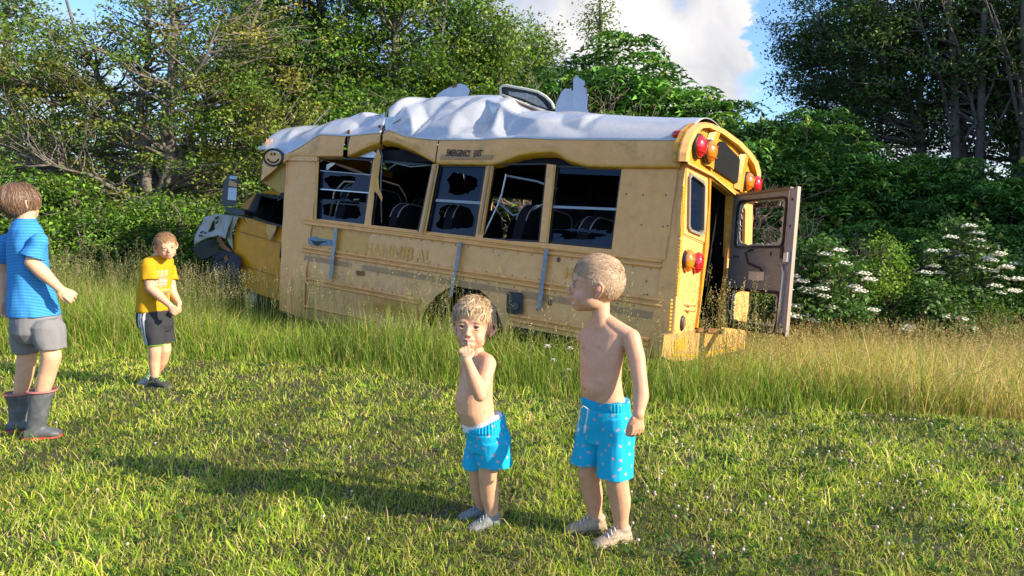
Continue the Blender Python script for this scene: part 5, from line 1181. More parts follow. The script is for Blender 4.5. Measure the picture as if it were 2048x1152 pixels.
# ================================================================ THE FOUR BOYS
m_skin = mat('skin', (0, 0, 0), .52, attr=True, sss=.12, spec=.35, bump=.06, bscale=160, mul=(.88, 1.06), mulscale=38)
m_cloth = mat('cloth', (0, 0, 0), .85, attr=True, spec=.2, bump=.12, bscale=300)
m_hair = mat('hair', (0, 0, 0), .42, attr=True, spec=.5)
m_shoe = mat('shoe_fabric', (0, 0, 0), .7, attr=True, bump=.3, bscale=200)
m_boot = mat('rubber_boot', (.075, .085, .10), .5, var=(.13, .14, .15), vscale=14, mul=(.75, 1.25), mulscale=40, bump=.15, bscale=60)
m_eye = mat('eye', (0, 0, 0), .15, attr=True, spec=.6)
def V3(a): return Vector(a)
def remesh(b_, vox, smooth=3, fac=.5):
    o = b_.build('tmp', None); m = o.modifiers.new('r', 'REMESH'); m.mode = 'VOXEL'; m.voxel_size = vox
    s = o.modifiers.new('s', 'SMOOTH'); s.factor = fac; s.iterations = smooth
    dg = bpy.context.evaluated_depsgraph_get(); e = o.evaluated_get(dg); me = e.to_mesh()
    n = len(me.vertices); P = np.empty(n*3, np.float32); me.vertices.foreach_get('co', P); Nn = np.empty(n*3, np.float32); me.vertices.foreach_get('normal', Nn)
    F = [tuple(p.vertices) for p in me.polygons]; e.to_mesh_clear(); bpy.data.objects.remove(o)
    return P.reshape(-1, 3).astype(float), Nn.reshape(-1, 3).astype(float), F
def make(name, P, F, C, material, parent):
    L = np.array([i for f in F for i in f], np.int32); T = np.array([len(f) for f in F]); S_ = np.concatenate([[0], np.cumsum(T)[:-1]])
    return mknp(name, P, L, S_, T, material, parent, cols=np.concatenate([C, np.ones((len(C), 1))], 1), smooth=True)
RS = 1.0
def caps(b_, pts, rad, n=16):
    rad = [r*RS for r in rad]
    pts = [Vector(p) for p in pts]; P = []; Rr = []
    for i in range(len(pts)-1):
        for k in range(6): t = k/6; tt = t*t*(3-2*t); P.append(pts[i].lerp(pts[i+1], t)); Rr.append(rad[i]+(rad[i+1]-rad[i])*tt)
    P.append(pts[-1]); Rr.append(rad[-1]); b_.tube(P, Rr, n)
    for p, r in zip(pts, rad): b_.ell(p, (r, r, r), nu=n, nv=10)
def loft(b_, rings, n=28, sq=2.2):
    """rings: (centre, half-width vector, half-depth vector)"""
    vs = []; R2 = []
    for i in range(len(rings)-1):
        for k in range(5): t = k/5; R2.append([Vector(rings[i][j]).lerp(Vector(rings[i+1][j]), t) for j in range(3)])
    R2.append([Vector(v) for v in rings[-1]])
    for c, a, b in R2:
        a, b = a*RS, b*RS
        for k in range(n):
            t = 2*pi*k/n; x, y = cos(t), sin(t); q = (abs(x)**sq+abs(y)**sq)**(-1/sq); vs.append(c+a*x*q+b*y*q)
    fs = []; m_ = len(R2)
    for i in range(m_-1):
        for k in range(n): a, b = i*n+k, i*n+(k+1) % n; fs.append((a, b, b+n, a+n))
    fs.append(tuple(range(n-1, -1, -1))); fs.append(tuple((m_-1)*n+k for k in range(n))); b_.add(vs, fs)
def basis(fwd, pitch=0, roll=0):
    """columns: right(of viewer facing the head: his left), forward, up"""
    f = Vector((fwd[0], fwd[1], 0)).normalized(); l = Vector((-f.y, f.x, 0)); M = Matrix((( l.x, f.x, 0), (l.y, f.y, 0), (0, 0, 1)))
    return M @ Matrix.Rotation(R(pitch), 3, 'X') @ Matrix.Rotation(R(roll), 3, 'Y')
class Head:
    def __init__(s, org, fwd, pitch=0, roll=0, sc=1.0, sx=1.0):
        s.o = Vector(org); s.B = basis(fwd, pitch, roll); s.s = sc*RS; s.sx = sx
    def w(s, p): return s.o+s.B @ (Vector((p[0]*s.sx, p[1], p[2]))*s.s)
    def ell(s, b_, c, r): b_.ell(s.w(c), Vector((r[0]*s.sx, r[1], r[2]))*s.s, s.B, 20, 14)
    def build(s, b_, ears=True, mouth_open=0):
        e = s.ell
        e(b_, (0, -.008, .118), (.075, .090, .086)); e(b_, (0, .026, .130), (.060, .057, .052)); e(b_, (0, .020, .080), (.060, .062, .070)); e(b_, (0, .030, .045), (.048, .052, .042)); e(b_, (0, .054, .020), (.024, .026, .019))
        for k in (-1, 1): e(b_, (k*.029, .043, .060), (.028, .033, .034)); e(b_, (k*.028, .018, .045), (.030, .046, .032)); e(b_, (k*.024, .074, .117), (.024, .012, .009))
        b_.tube([s.w((0, .080, .106)), s.w((0, .088, .088)), s.w((0, .098, .070))], [.0065*s.s, .0085*s.s, .0095*s.s], 10); e(b_, (0, .097, .069), (.0115, .010, .009))
        for k in (-1, 1): e(b_, (k*.0105, .089, .066), (.0065, .008, .0065)); 
        e(b_, (0, .079, .050), (.024, .012, .012)); e(b_, (0, .088, .0475), (.019, .007, .0045)); e(b_, (0, .085, .0375-mouth_open), (.016, .008, .0055)); e(b_, (0, .072, .028), (.026, .014, .012))
        e(b_, (0, .060, .095), (.048, .028, .040))
        if ears:
            for k in (-1, 1):
                c = [(.070, -.004, .060), (.080, -.010, .070), (.089, -.020, .086), (.090, -.022, .102), (.084, -.012, .112), (.075, -.001, .108), (.071, .002, .094)]
                caps(b_, [s.w((k*p[0], p[1], p[2])) for p in c], [.0062*s.s]*7, 8)
                b_.ell(s.w((k*.073, -.010, .086)), Vector((.006, .013, .022))*s.s, s.B, 12, 8); e(b_, (k*.071, -.004, .065), (.006, .008, .009))
    def loc(s, P):
        q = (np.asarray(P)-np.array(s.o)) @ np.array(s.B)/s.s; q[:, 0] /= s.sx; return q
    def shape(s, P, C, lip=(.55, .24, .20), brow=(.36, .25, .15), frown=0, eye_open=.0042):
        """press in eye sockets, nostrils and the mouth line; tint lips, cheeks, brows"""
        q = s.loc(P); n_ = np.array(s.B.col[1]); near = (np.abs(q[:, 0]) < .13) & (q[:, 2] > -.03) & (q[:, 2] < .22)
        def g(c, r): return np.exp(-(((q-np.array(c))/np.array(r))**2).sum(1))*near
        d = np.zeros(len(P))
        for k in (-1, 1):
            d -= .0075*g((k*.029, .084, .098), (.015, .03, .009)); d -= .004*g((k*.0065, .096, .0615), (.003, .008, .003)); d -= .004*g((k*.062, .045, .09), (.02, .03, .025))
        d -= .0045*g((0, .09, .0428), (.021, .012, .0016)); d -= .0025*g((0, .088, .0555), (.004, .01, .006)); d -= .003*g((0, .085, .030), (.02, .015, .005))
        if frown:
            for k in (-1, 1): d += .0022*g((k*.010, .088, .117), (.006, .02, .006))
        P2 = P+n_*(d*s.s)[:, None]
        def mix(c, w): w = np.clip(w, 0, 1)[:, None]; C[:] = C*(1-w)+np.array(c)*w
        mix(lip, .9*(g((0, .09, .0475), (.017, .02, .0038))+g((0, .088, .0375), (.015, .02, .0045)))*(q[:, 1] > .05))
        mix((.16, .05, .04), .9*g((0, .09, .0428), (.017, .02, .0013))*(q[:, 1] > .05))
        for k in (-1, 1):
            mix((.70, .33, .25), .45*g((k*.036, .06, .062), (.018, .04, .016))); mix((.72, .30, .22), .55*g((k*.078, -.008, .086), (.012, .02, .03)))
            xs = np.abs(q[:, 0]); bz = .117-.10*(xs-.022)**2*10+(-.12*(.03-xs) if frown else 0)
            mix(brow, .60*np.exp(-((q[:, 2]-bz)/.0032)**2)*(xs > .011)*(xs < .044)*(q[:, 1] > .03)*near)
        mix((.68, .32, .24), .35*g((0, .10, .07), (.011, .012, .010)))
        return P2
    def eyes(s, par, iris=(.07, .075, .07), look=(0, 0), closed=.0):
        for k in (-1, 1):
            c = Vector((k*.0285, .0715, .0975)); b_ = MB(); b_.ell((0, 0, 0), (.0105, .0105, .0105), nu=28, nv=20); P = np.array(b_.v); C = np.tile([.45, .39, .36], (len(P), 1)).astype(float)
            ax = np.array(Vector((look[0], 1, look[1])).normalized()); ang = (P @ ax)/.0105; C[ang > .82] = iris; C[ang > .955] = (.005, .005, .005)
            Wp = np.array([tuple(s.w(c+Vector(p))) for p in P]); make('eye', Wp, b_.f, C, m_eye, par)
            # lids and lashes
            b_ = MB(); top = []; bot = []
            for i in range(9):
                t = -1+2*i/8; x = t*.0125; zz = .0048*(1-t*t); top.append(s.w(c+Vector((x, .0095*math.sqrt(max(0, 1-t*t*.75))+.0008, zz*(1-closed)+.0002)))); bot.append(s.w(c+Vector((x, .0092*math.sqrt(max(0, 1-t*t*.75)), -zz*.8*(1-closed)-.0005))))
            b_.tube(top, [.0010]+[.0019]*7+[.0010], 6); o = b_.build('eyelash', mat('lash_brown', (.07, .04, .03), .6), par)
            b_ = MB(); sk = [s.w(c+Vector((-.013+.026*i/8, .0085*math.sqrt(max(0, 1-(-1+2*i/8)**2*.6)), .0085-.004*abs(-1+i/4)**2))) for i in range(9)]; b_.tube(sk, [.002]+[.0042]*7+[.002], 8)
            sk = [s.w(c+Vector((-.013+.026*i/8, .0080*math.sqrt(max(0, 1-(-1+2*i/8)**2*.6)), -.0085+.003*abs(-1+i/4)**2))) for i in range(9)]; b_.tube(sk, [.002]+[.004]*7+[.002], 8)
            make('eyelid', np.array(b_.v, float), b_.f, np.tile(SKIN*.93, (len(b_.v), 1)), m_skin, par)
def hand(b_, wr, fwd, back, size=1.0, curl=(20, 35, 30), thumb_side=1, spread=6, point=None, thumb=(35, 20)):
    """wr: wrist; fwd: to the knuckles; back: out of the back of the hand; thumb_side +1/-1 along fwd x back"""
    f = Vector(fwd).normalized(); bk = Vector(back); bk = (bk-f*bk.dot(f)).normalized(); sd = f.cross(bk)*thumb_side; k = size
    M = [wr, wr+f*.020*k, wr+f*.042*k, wr+f*.052*k]
    loft(b_, [(wr-f*.004*k, sd*.017*k, bk*.013*k), (wr+f*.014*k, sd*.021*k, bk*.012*k), (wr+f*.034*k, sd*.026*k, bk*.0105*k), (wr+f*.048*k, sd*.027*k, bk*.0085*k)], 18)
    b_.ell(wr+f*.022*k+sd*.016*k-bk*.006*k, Vector((.012, .012, .016))*k, nu=10, nv=8)
    tips = []
    for i, (o, L, r) in enumerate(((.0205, .040, .0070), (.0070, .045, .0072), (-.0070, .042, .0070), (-.0195, .032, .0061))):
        a = R((1.5-i)*spread); d = (f*cos(a)+sd*sin(a)).normalized(); p = wr+f*.046*k+sd*o*k; c = curl
        if point is not None and i in point: c = (6, 12, 10)
        pts = [p-f*.010*k, p]; rr = [r*k, r*k*1.05]; ang = 0
        for s_, fr in zip(c, (.42, .32, .26)):
            ang += s_; dr = d*cos(R(ang))-bk*sin(R(ang)); p = p+dr*L*fr*k; pts.append(p); rr.append(r*k*(.98-.08*len(rr)/2))
        caps(b_, pts, rr, 10); tips.append(p)
    p = wr+f*.012*k+sd*.018*k-bk*.003*k; d1 = (f*cos(R(thumb[0]))+sd*sin(R(thumb[0]))-bk*.35).normalized(); d2 = (f*cos(R(thumb[1]))+sd*sin(R(thumb[1]))*.3-bk*.35).normalized()
    caps(b_, [p, p+d1*.020*k, p+d1*.020*k+d2*.017*k, p+d1*.020*k+d2*.031*k], [.0098*k, .0085*k, .0078*k, .0066*k], 10)
    return tips
SKIN = np.array((.66, .375, .235))
def skin_cols(P, seed=0, tan=None):
    C = np.tile(SKIN, (len(P), 1)); v = np.sin(P[:, 0]*37+seed)*np.sin(P[:, 2]*29+P[:, 1]*31); return C*(1+.03*v)[:, None]
def spot(C, P, c, r, col, w): d = np.linalg.norm(P-np.array(c), axis=1)/r; k = (np.clip(np.exp(-d**2)*w, 0, 1))[:, None]; C[:] = C*(1-k)+np.array(col)*k
def hair(head, par, n, L, field, hl, col, width=.0022, lift=.004, droop=0, seed=1, extra=None, jitter=.25, name='hair', segs=5, zmax=9, capcol=.6, puff=None):
    """strands laid over the skull; field(q) gives the combing direction in head space; hl(y) the hairline height"""
    r = np.random.default_rng(seed); c = np.array((0, -.008, .116)); rad = np.array((.0765, .0915, .0855))
    d = r.normal(0, 1, (n*4, 3)); d /= np.linalg.norm(d, axis=1)[:, None]; q = c+d*rad; k = (q[:, 2] > hl(q[:, 1])) & (q[:, 2] < zmax); q = q[k][:n]; m = len(q)
    Ln = (L(q) if callable(L) else np.full(m, L))*r.uniform(.7, 1.15, m); ul = r.uniform(.3, 1.6, m); P = [q.copy()]; p = q.copy(); jit = r.normal(0, jitter, (m, 3)); T = []
    for s_ in range(segs):
        f = field(p)+jit*(1 if s_ else .5); nr = (p-c)/rad**2; nr /= np.linalg.norm(nr, axis=1)[:, None]; f = f-nr*(f*nr).sum(1)[:, None]*.97; f /= np.linalg.norm(f, axis=1)[:, None]+1e-9
        p = p+f*(Ln/segs)[:, None]; p[:, 2] -= droop*Ln/segs*(s_/segs)
        e = (p-c)/rad; R_ = np.linalg.norm(e, axis=1); lf = 1+(lift*(1+1.2*(s_+1)/segs)*ul)/.085
        if puff is not None: lf = lf+puff(p)/.085
        tgt = np.where(R_ < lf, lf, R_*.35+lf*.65); p = c+(p-c)*(tgt/R_)[:, None]; P.append(p.copy())
    A = np.stack(P, 1)  # m, segs+1, 3
    nr = (A-c)/rad**2; nr /= np.linalg.norm(nr, axis=2)[:, :, None]; tg = np.gradient(A, axis=1); sd = np.cross(tg, nr); sd /= np.linalg.norm(sd, axis=2)[:, :, None]+1e-9
    tw = r.normal(0, .5, (m, 1, 1)); sd = sd+nr*tw; wv = np.linspace(1, .35, segs+1)[None, :, None]*width*r.uniform(.6, 1.3, (m, 1, 1))
    a, b = A-sd*wv/2, A+sd*wv/2; V = np.stack([a, b], 2).reshape(-1, 3)
    V[:, 0] *= head.sx; V = np.array(head.o)+(V*head.s) @ np.array(head.B).T
    i = np.arange(m)[:, None]*2*(segs+1); Q = np.concatenate([i+np.array([[2*s_, 2*s_+1, 2*s_+3, 2*s_+2]]) for s_ in range(segs)], 1).reshape(-1, 4)
    cc = np.array(col)[r.integers(0, len(col), m)]*r.uniform(.75, 1.25, (m, 1)); C = np.repeat(cc, 2*(segs+1), 0)
    # scalp under the strands
    nu, nv = 60, 40; vs = []; cs = []
    for j in range(nv+1):
        for k in range(nu): ph = pi*j/nv; t = 2*pi*k/nu; vs.append(c+rad*1.012*np.array((sin(ph)*cos(t), sin(ph)*sin(t), cos(ph))))
    vs = np.array(vs); ok = vs[:, 2] > hl(vs[:, 1])+.002; F = []
    for j in range(nv):
        for k in range(nu):
            f = (j*nu+k, j*nu+(k+1) % nu, (j+1)*nu+(k+1) % nu, (j+1)*nu+k)
            if all(ok[x] for x in f): F.append([x+len(V) for x in f])
    vs[:, 0] *= head.sx; vs = np.array(head.o)+(vs*head.s) @ np.array(head.B).T
    V2 = np.concatenate([V, vs]); C2 = np.concatenate([C, np.tile(np.mean(col, 0)*capcol, (len(vs), 1))]); Q = np.concatenate([Q, np.array(F)]) if F else Q
    return mknp(name, V2, Q.ravel(), np.arange(len(Q))*4, np.full(len(Q), 4), m_hair, par, cols=np.concatenate([C2, np.ones((len(C2), 1))], 1))
def garment(b_, vox, name, par, base, wr=.003, wf=28, pattern=None, smooth=2, fold=None, seed=0):
    P, Nn, F = remesh(b_, vox, smooth); C = np.tile(np.array(base, float), (len(P), 1))
    w = np.array([noise.noise(Vector((x*wf*.6+seed, y*wf*.6, z*wf*.35)))+.5*noise.noise(Vector((x*wf*1.6, y*wf*1.6+seed, z*wf*.8))) for x, y, z in P]); P = P+Nn*(w*wr)[:, None]
    if fold is not None: P = P+Nn*fold(P)[:, None]
    C *= (1+.06*w)[:, None]
    if pattern is not None: C = pattern(P, Nn, C)
    return make(name, P, F, C, m_cloth, par)
def shoe(par, ank, head_dir, L, cols, sole_col, tab=None, h=.05, lace=None, pitch=0):
    """low shoe: ank = centre of ankle at ground height"""
    f = Vector((head_dir[0], head_dir[1], 0)).normalized(); s = Vector((-f.y, f.x, 0)); u = Vector((0, 0, 1)); g = Vector(ank); b_ = MB(); k = L/.165
    loft(b_, [(g-f*.040*k+u*.012, s*.020*k, u*.012), (g-f*.030*k+u*.030*k, s*.027*k, u*.030*k), (g+u*.034*k, s*.031*k, u*.034*k), (g+f*.030*k+u*.034*k, s*.032*k, u*.032*k), (g+f*.062*k+u*.024*k, s*.035*k, u*.024*k), (g+f*.098*k+u*.018*k, s*.033*k, u*.018*k), (g+f*.118*k+u*.014*k, s*.020*k, u*.012*k)], 20)
    b_.ell(g-f*.004*k+u*.060*k, (.031*k, .031*k, .018*k))
    P, Nn, F = remesh(b_, .004, 3); C = np.tile(np.array(cols, float), (len(P), 1)); q = (P-np.array(g)) @ np.array(f); z = P[:, 2]-g.z
    st = (np.abs((q*60) % 1-.5) < .08); C[st & (q > .02) & (z > .02)] *= .75; o = make('shoe', P, F, C, m_shoe, par)
    b2 = MB(); loft(b2, [(g-f*.044*k+u*.004, s*.018*k, u*.010), (g-f*.02*k+u*.004, s*.031*k, u*.011), (g+f*.03*k+u*.004, s*.033*k, u*.010), (g+f*.09*k+u*.005, s*.037*k, u*.010), (g+f*.124*k+u*.008, s*.022*k, u*.009)], 16); P, Nn, F = remesh(b2, .005, 1); make('sole', P, F, np.tile(np.array(sole_col, float), (len(P), 1)), m_shoe, o)
    b3 = MB(); c = lace or (.5, .5, .5)
    for j in range(4):
        p = g+f*(.036+.014*j)*k+u*(.068-.010*j)*k; b3.tube([p-s*.017*k-u*.006, p+u*.004-f*.004, p+s*.017*k-u*.006+f*.003], .0025, 5)
    P = np.array(b3.v, float); make('laces', P, b3.f, np.tile(np.array(c, float), (len(P), 1)), m_shoe, o)
    if tab: b4 = MB(); b4.box(g-f*.043*k+u*.052*k, (.014, .022, .03), None); P = np.array(b4.v, float); make('heel_tab', P, b4.f, np.tile(np.array(tab, float), (len(P), 1)), m_shoe, o)
    return o
def person(name, loc, label):
    o = empty(name, (0, 0, 0)); tag(o, label, 'person', None); return o
def dots(pts, cols, r):
    def f(P, Nn, C):
        for i, (p, c) in enumerate(zip(pts, cols)):
            d = np.linalg.norm(P-p, axis=1); k = np.clip((r*(.8+.5*((i*7) % 5)/5)-d)/(r*.35), 0, 1)[:, None]; C = C*(1-k)+np.array(c)*k
        return C
    return f
def surf_dots(spacing, box, seed):
    r = np.random.default_rng(seed); lo, hi = np.array(box[0]), np.array(box[1]); P = []
    for _ in range(6000):
        p = r.uniform(lo, hi)
        if all(np.linalg.norm(p-x) > spacing for x in P): P.append(p)
    return P
def swim(b_, par, seed, waist_z, box):
    def pat(P, Nn, C):
        r = np.random.default_rng(seed); idx = r.permutation(len(P)); pts = []
        for i in idx[:4000]:
            if all(np.linalg.norm(P[i]-p) > (.028+.022*abs(math.sin(i*1.7))) for p in pts): pts.append(P[i])
        for n_, p in enumerate(pts):
            for dx, c, rr in ((0, (.62, .34, .36), .0052), (.004, (.66, .16, .16), .0040), (-.005, (.60, .66, .72), .0030)):
                d = np.linalg.norm(P-(p+np.array((dx, 0, dx*.6*(1 if n_ % 2 else -1)))), axis=1); k = np.clip((rr-d)/.002, 0, 1)[:, None]; C = C*(1-k)+np.array(c)*k
        return C
    def fold(P):
        a = np.arctan2(P[:, 1]-np.mean(P[:, 1]), P[:, 0]-np.mean(P[:, 0])); k = np.clip((P[:, 2]-(waist_z-.045))/.03, 0, 1); return .0022*np.sin(a*46)*k-.003*np.exp(-((P[:, 2]-waist_z+.032)/.004)**2)
    return garment(b_, .0032, 'swim_shorts', par, (.012, .40, .66), .0075, 20, pat, 2, fold, seed)
# ---------------------------------------------------------------- older shirtless boy, looking left
def boy_a():
    global RS
    RS = .955; Y0 = 2.64; J = lambda px, py, off=0: at_y(px, py, Y0+off)
    t = person('person', None, 'shirtless boy with short cropped hair looking left, taller of the two in blue swim shorts')
    f = Vector((-.66, -.75, 0)).normalized(); l = Vector((-f.y, f.x, 0)); U = Vector((0, 0, 1)); b_ = MB()
    T = lambda px, py, a, b, off=0, fo=0: (J(px, py, off)+f*fo, l*a, f*b)
    loft(b_, [T(1205, 640, .030, .030), T(1206, 650, .062, .036), T(1209, 663, .098, .046), T(1207, 684, .100, .056), T(1204, 705, .094, .062), T(1202, 730, .088, .066, 0, .004), T(1203, 757, .084, .070, 0, .008), T(1206, 785, .084, .068, 0, .004), T(1211, 812, .090, .066), T(1213, 845, .095, .070), T(1213, 872, .085, .066)], 30)
    sh = J(1262, 676, -.065)
    for p, r in ((sh, (.034, .034, .033)), (J(1170, 676, .055), (.030, .032, .030))): b_.ell(p, r, nu=16, nv=10)
    caps(b_, [J(1210, 640, 0), J(1232, 656, -.03), J(1259, 674, -.06)], [.030, .032, .035]); caps(b_, [J(1197, 642, 0), J(1186, 655, .03), J(1172, 672, .05)], [.029, .030, .031])
    b_.ell(J(1203, 768)+f*.022, (.072, .056, .062), basis(f), 20, 14)                       # belly
    caps(b_, [J(1205, 652), J(1202, 630, .0), J(1201, 606, .01)], [.040, .0345, .036])
    H = Head(J(1189, 625, .012), (-.985, .12), 3, 0, 1.11); H.build(b_)
    caps(b_, [sh, J(1273, 715, -.095), J(1280, 765, -.14), J(1282, 790, -.16), J(1277, 829, -.195)], [.0365, .0335, .0290, .0305, .0215], 18)
    wr = J(1277, 829, -.195)
    hand(b_, wr, (-.05, -.06, -1), (.50, -.85, .0), 1.10, (14, 42, 42), 1, 5, thumb=(24, 4))
    caps(b_, [J(1172, 678, .062), J(1186, 725, .15), J(1198, 775, .17), J(1205, 830, .14)], [.034, .031, .028, .021])
    hand(b_, J(1205, 830, .14), (0, 0, -1), (-1, .3, 0), 1.0, (25, 40, 30), 1, 3)
    for hip, kn, cf, an in (((1235, 860, -.045), (1233, 958, -.055), (1240, 1000, -.04), (1243, 1062, -.035)), ((1190, 860, .04), (1177, 945, .035), (1184, 985, .05), (1193, 1046, .055))):
        caps(b_, [J(*hip), J(hip[0]*.4+kn[0]*.6, hip[1]*.4+kn[1]*.6, kn[2]), J(*kn), J(*cf), J((cf[0]*.3+an[0]*.7), (cf[1]*.3+an[1]*.7), an[2]), J(*an)], [.056, .054, .0455, .0435, .030, .0245], 18)
        b_.ell(J(*kn)+f*.012, (.030, .030, .034))
        a = J(*an); g_ = float(hgt(a.x, a.y)); q_ = Vector((a.x, a.y, max(g_+.052, a.z-.03))); caps(b_, [a, q_, q_+f*.008], [.025, .025, .020])
    P, Nn, F = remesh(b_, .0028, 8); C = skin_cols(P, 1)
    tn = np.clip((.72-P[:, 2])/.3, 0, 1)[:, None]*.25; arm = np.clip((P[:, 0]-(J(1256, 700).x))/.02, 0, 1)[:, None]*np.clip((.95-P[:, 2])/.25, 0, 1)[:, None]*.4; kk = np.maximum(tn, arm); C = C*(1-kk)+np.array((.58, .28, .155))*kk
    C = C*1.0; P = H.shape(P, C)
    lf = J(1199, 696, 0)
    for px, py in ((1198, 696), (1160, 700)):
        i = np.argmin(((P-np.array(at_y(px, py, Y0-.06)))**2)[:, [0, 2]].sum(1)+(P[:, 1] > Y0)*9); spot(C, P, P[i], .0075, (.50, .24, .19), .9)
    nv = at_y(1171, 787, Y0-.08); i = np.argmin(((P-np.array(nv))**2)[:, [0, 2]].sum(1)+(P[:, 1] > Y0)*9); d = np.linalg.norm((P-P[i])/np.array((.006, .02, .009)), axis=1); P = P-np.array(f)*(.007*np.exp(-d**2))[:, None]; spot(C, P, P[i], .006, (.42, .22, .16), .6)
    # soft rib and breastbone relief
    q = P-np.array(J(1203, 720)); ql = q @ np.array(l); qf = q @ np.array(f); rel = np.clip(qf/.05, 0, 1)*(-.003*np.exp(-(ql/.014)**2-((q[:, 2]-.01)/.06)**2)-.0035*np.exp(-((q[:, 2]+.062-np.abs(ql)*.5)/.024)**2))
    P = P+np.array(f)*rel[:, None]
    c1_ = J(1262, 1052, -.06); spot(C, P, at_y(1251, 1030, Y0-.075), .004, (.12, .05, .03), .0)
    body = make('body', P, F, C, m_skin, t); H.eyes(t, look=(0, 0), closed=.35)
    b_ = MB()
    loft(b_, [T(1211, 797, .099, .079), T(1212, 812, .101, .081), T(1213, 845, .108, .086), T(1213, 880, .108, .086)], 30)
    for hip, hem, r0, r1 in (((1236, 862, -.045), (1229, 951, -.055), .073, .070), ((1190, 862, .04), (1173, 925, .030), .070, .064)):
        a, c = J(*hip), J(*hem); m_ = a.lerp(c, .5); loft(b_, [(a+U*.055, l*r0*.75, f*r0*.85), (a+U*.02, l*r0*.95, f*r0*1.05), (m_, l*(r0+r1)/2*.97, f*(r0+r1)/2*1.05), (c, l*r1, f*r1*1.06)], 26)
    swim(b_, t, 5, J(1211, 797).z, None)
    b_ = MB(); k = Y0-.095
    b_.tube([at_y(1167, 812, k-.01), at_y(1160, 818, k), at_y(1158, 838, k-.004), at_y(1155, 860, k-.004)], .0024, 6); b_.tube([at_y(1167, 812, k-.01), at_y(1176, 818, k-.012), at_y(1174, 835, k-.014), at_y(1170, 855, k-.014)], .0024, 6); b_.tube([at_y(1158, 856, k-.010), at_y(1155, 864, k-.010)], .004, 6); b_.tube([at_y(1171, 850, k-.02), at_y(1169, 866, k-.02)], .004, 6)
    b_.build('drawstring', mat('cord_white', (.62, .66, .70), .7), t, True)
    for an, hd in (((1243, 1062, -.035), (-.86, -.42)), ((1193, 1046, .055), (-.95, -.1))):
        a = J(*an); shoe(t, (a.x, a.y, float(hgt(a.x, a.y))-.010), hd, .172, (.40, .31, .22), (.55, .52, .47), lace=(.60, .62, .66))
    hl = lambda y: np.interp(y, [-.10, -.05, -.015, .015, .04, .06, .075], [.052, .060, .098, .110, .128, .150, .166])
    fld = lambda p: np.stack([p[:, 0]*0, np.interp(p[:, 2], [.10, .17], [.1, .9]), np.interp(p[:, 2], [.10, .17], [-1.0, .05])], 1)
    hair(H, t, 11000, lambda q: np.interp(q[:, 2], [.13, .165], [.007, .036]), fld, hl, [(.48, .33, .20), (.58, .41, .26), (.40, .26, .155), (.68, .51, .34)], .0013, .0010, seed=2, capcol=.95, segs=3, puff=lambda p: np.interp(p[:, 2], [.14, .18], [0, .007]))
    return t
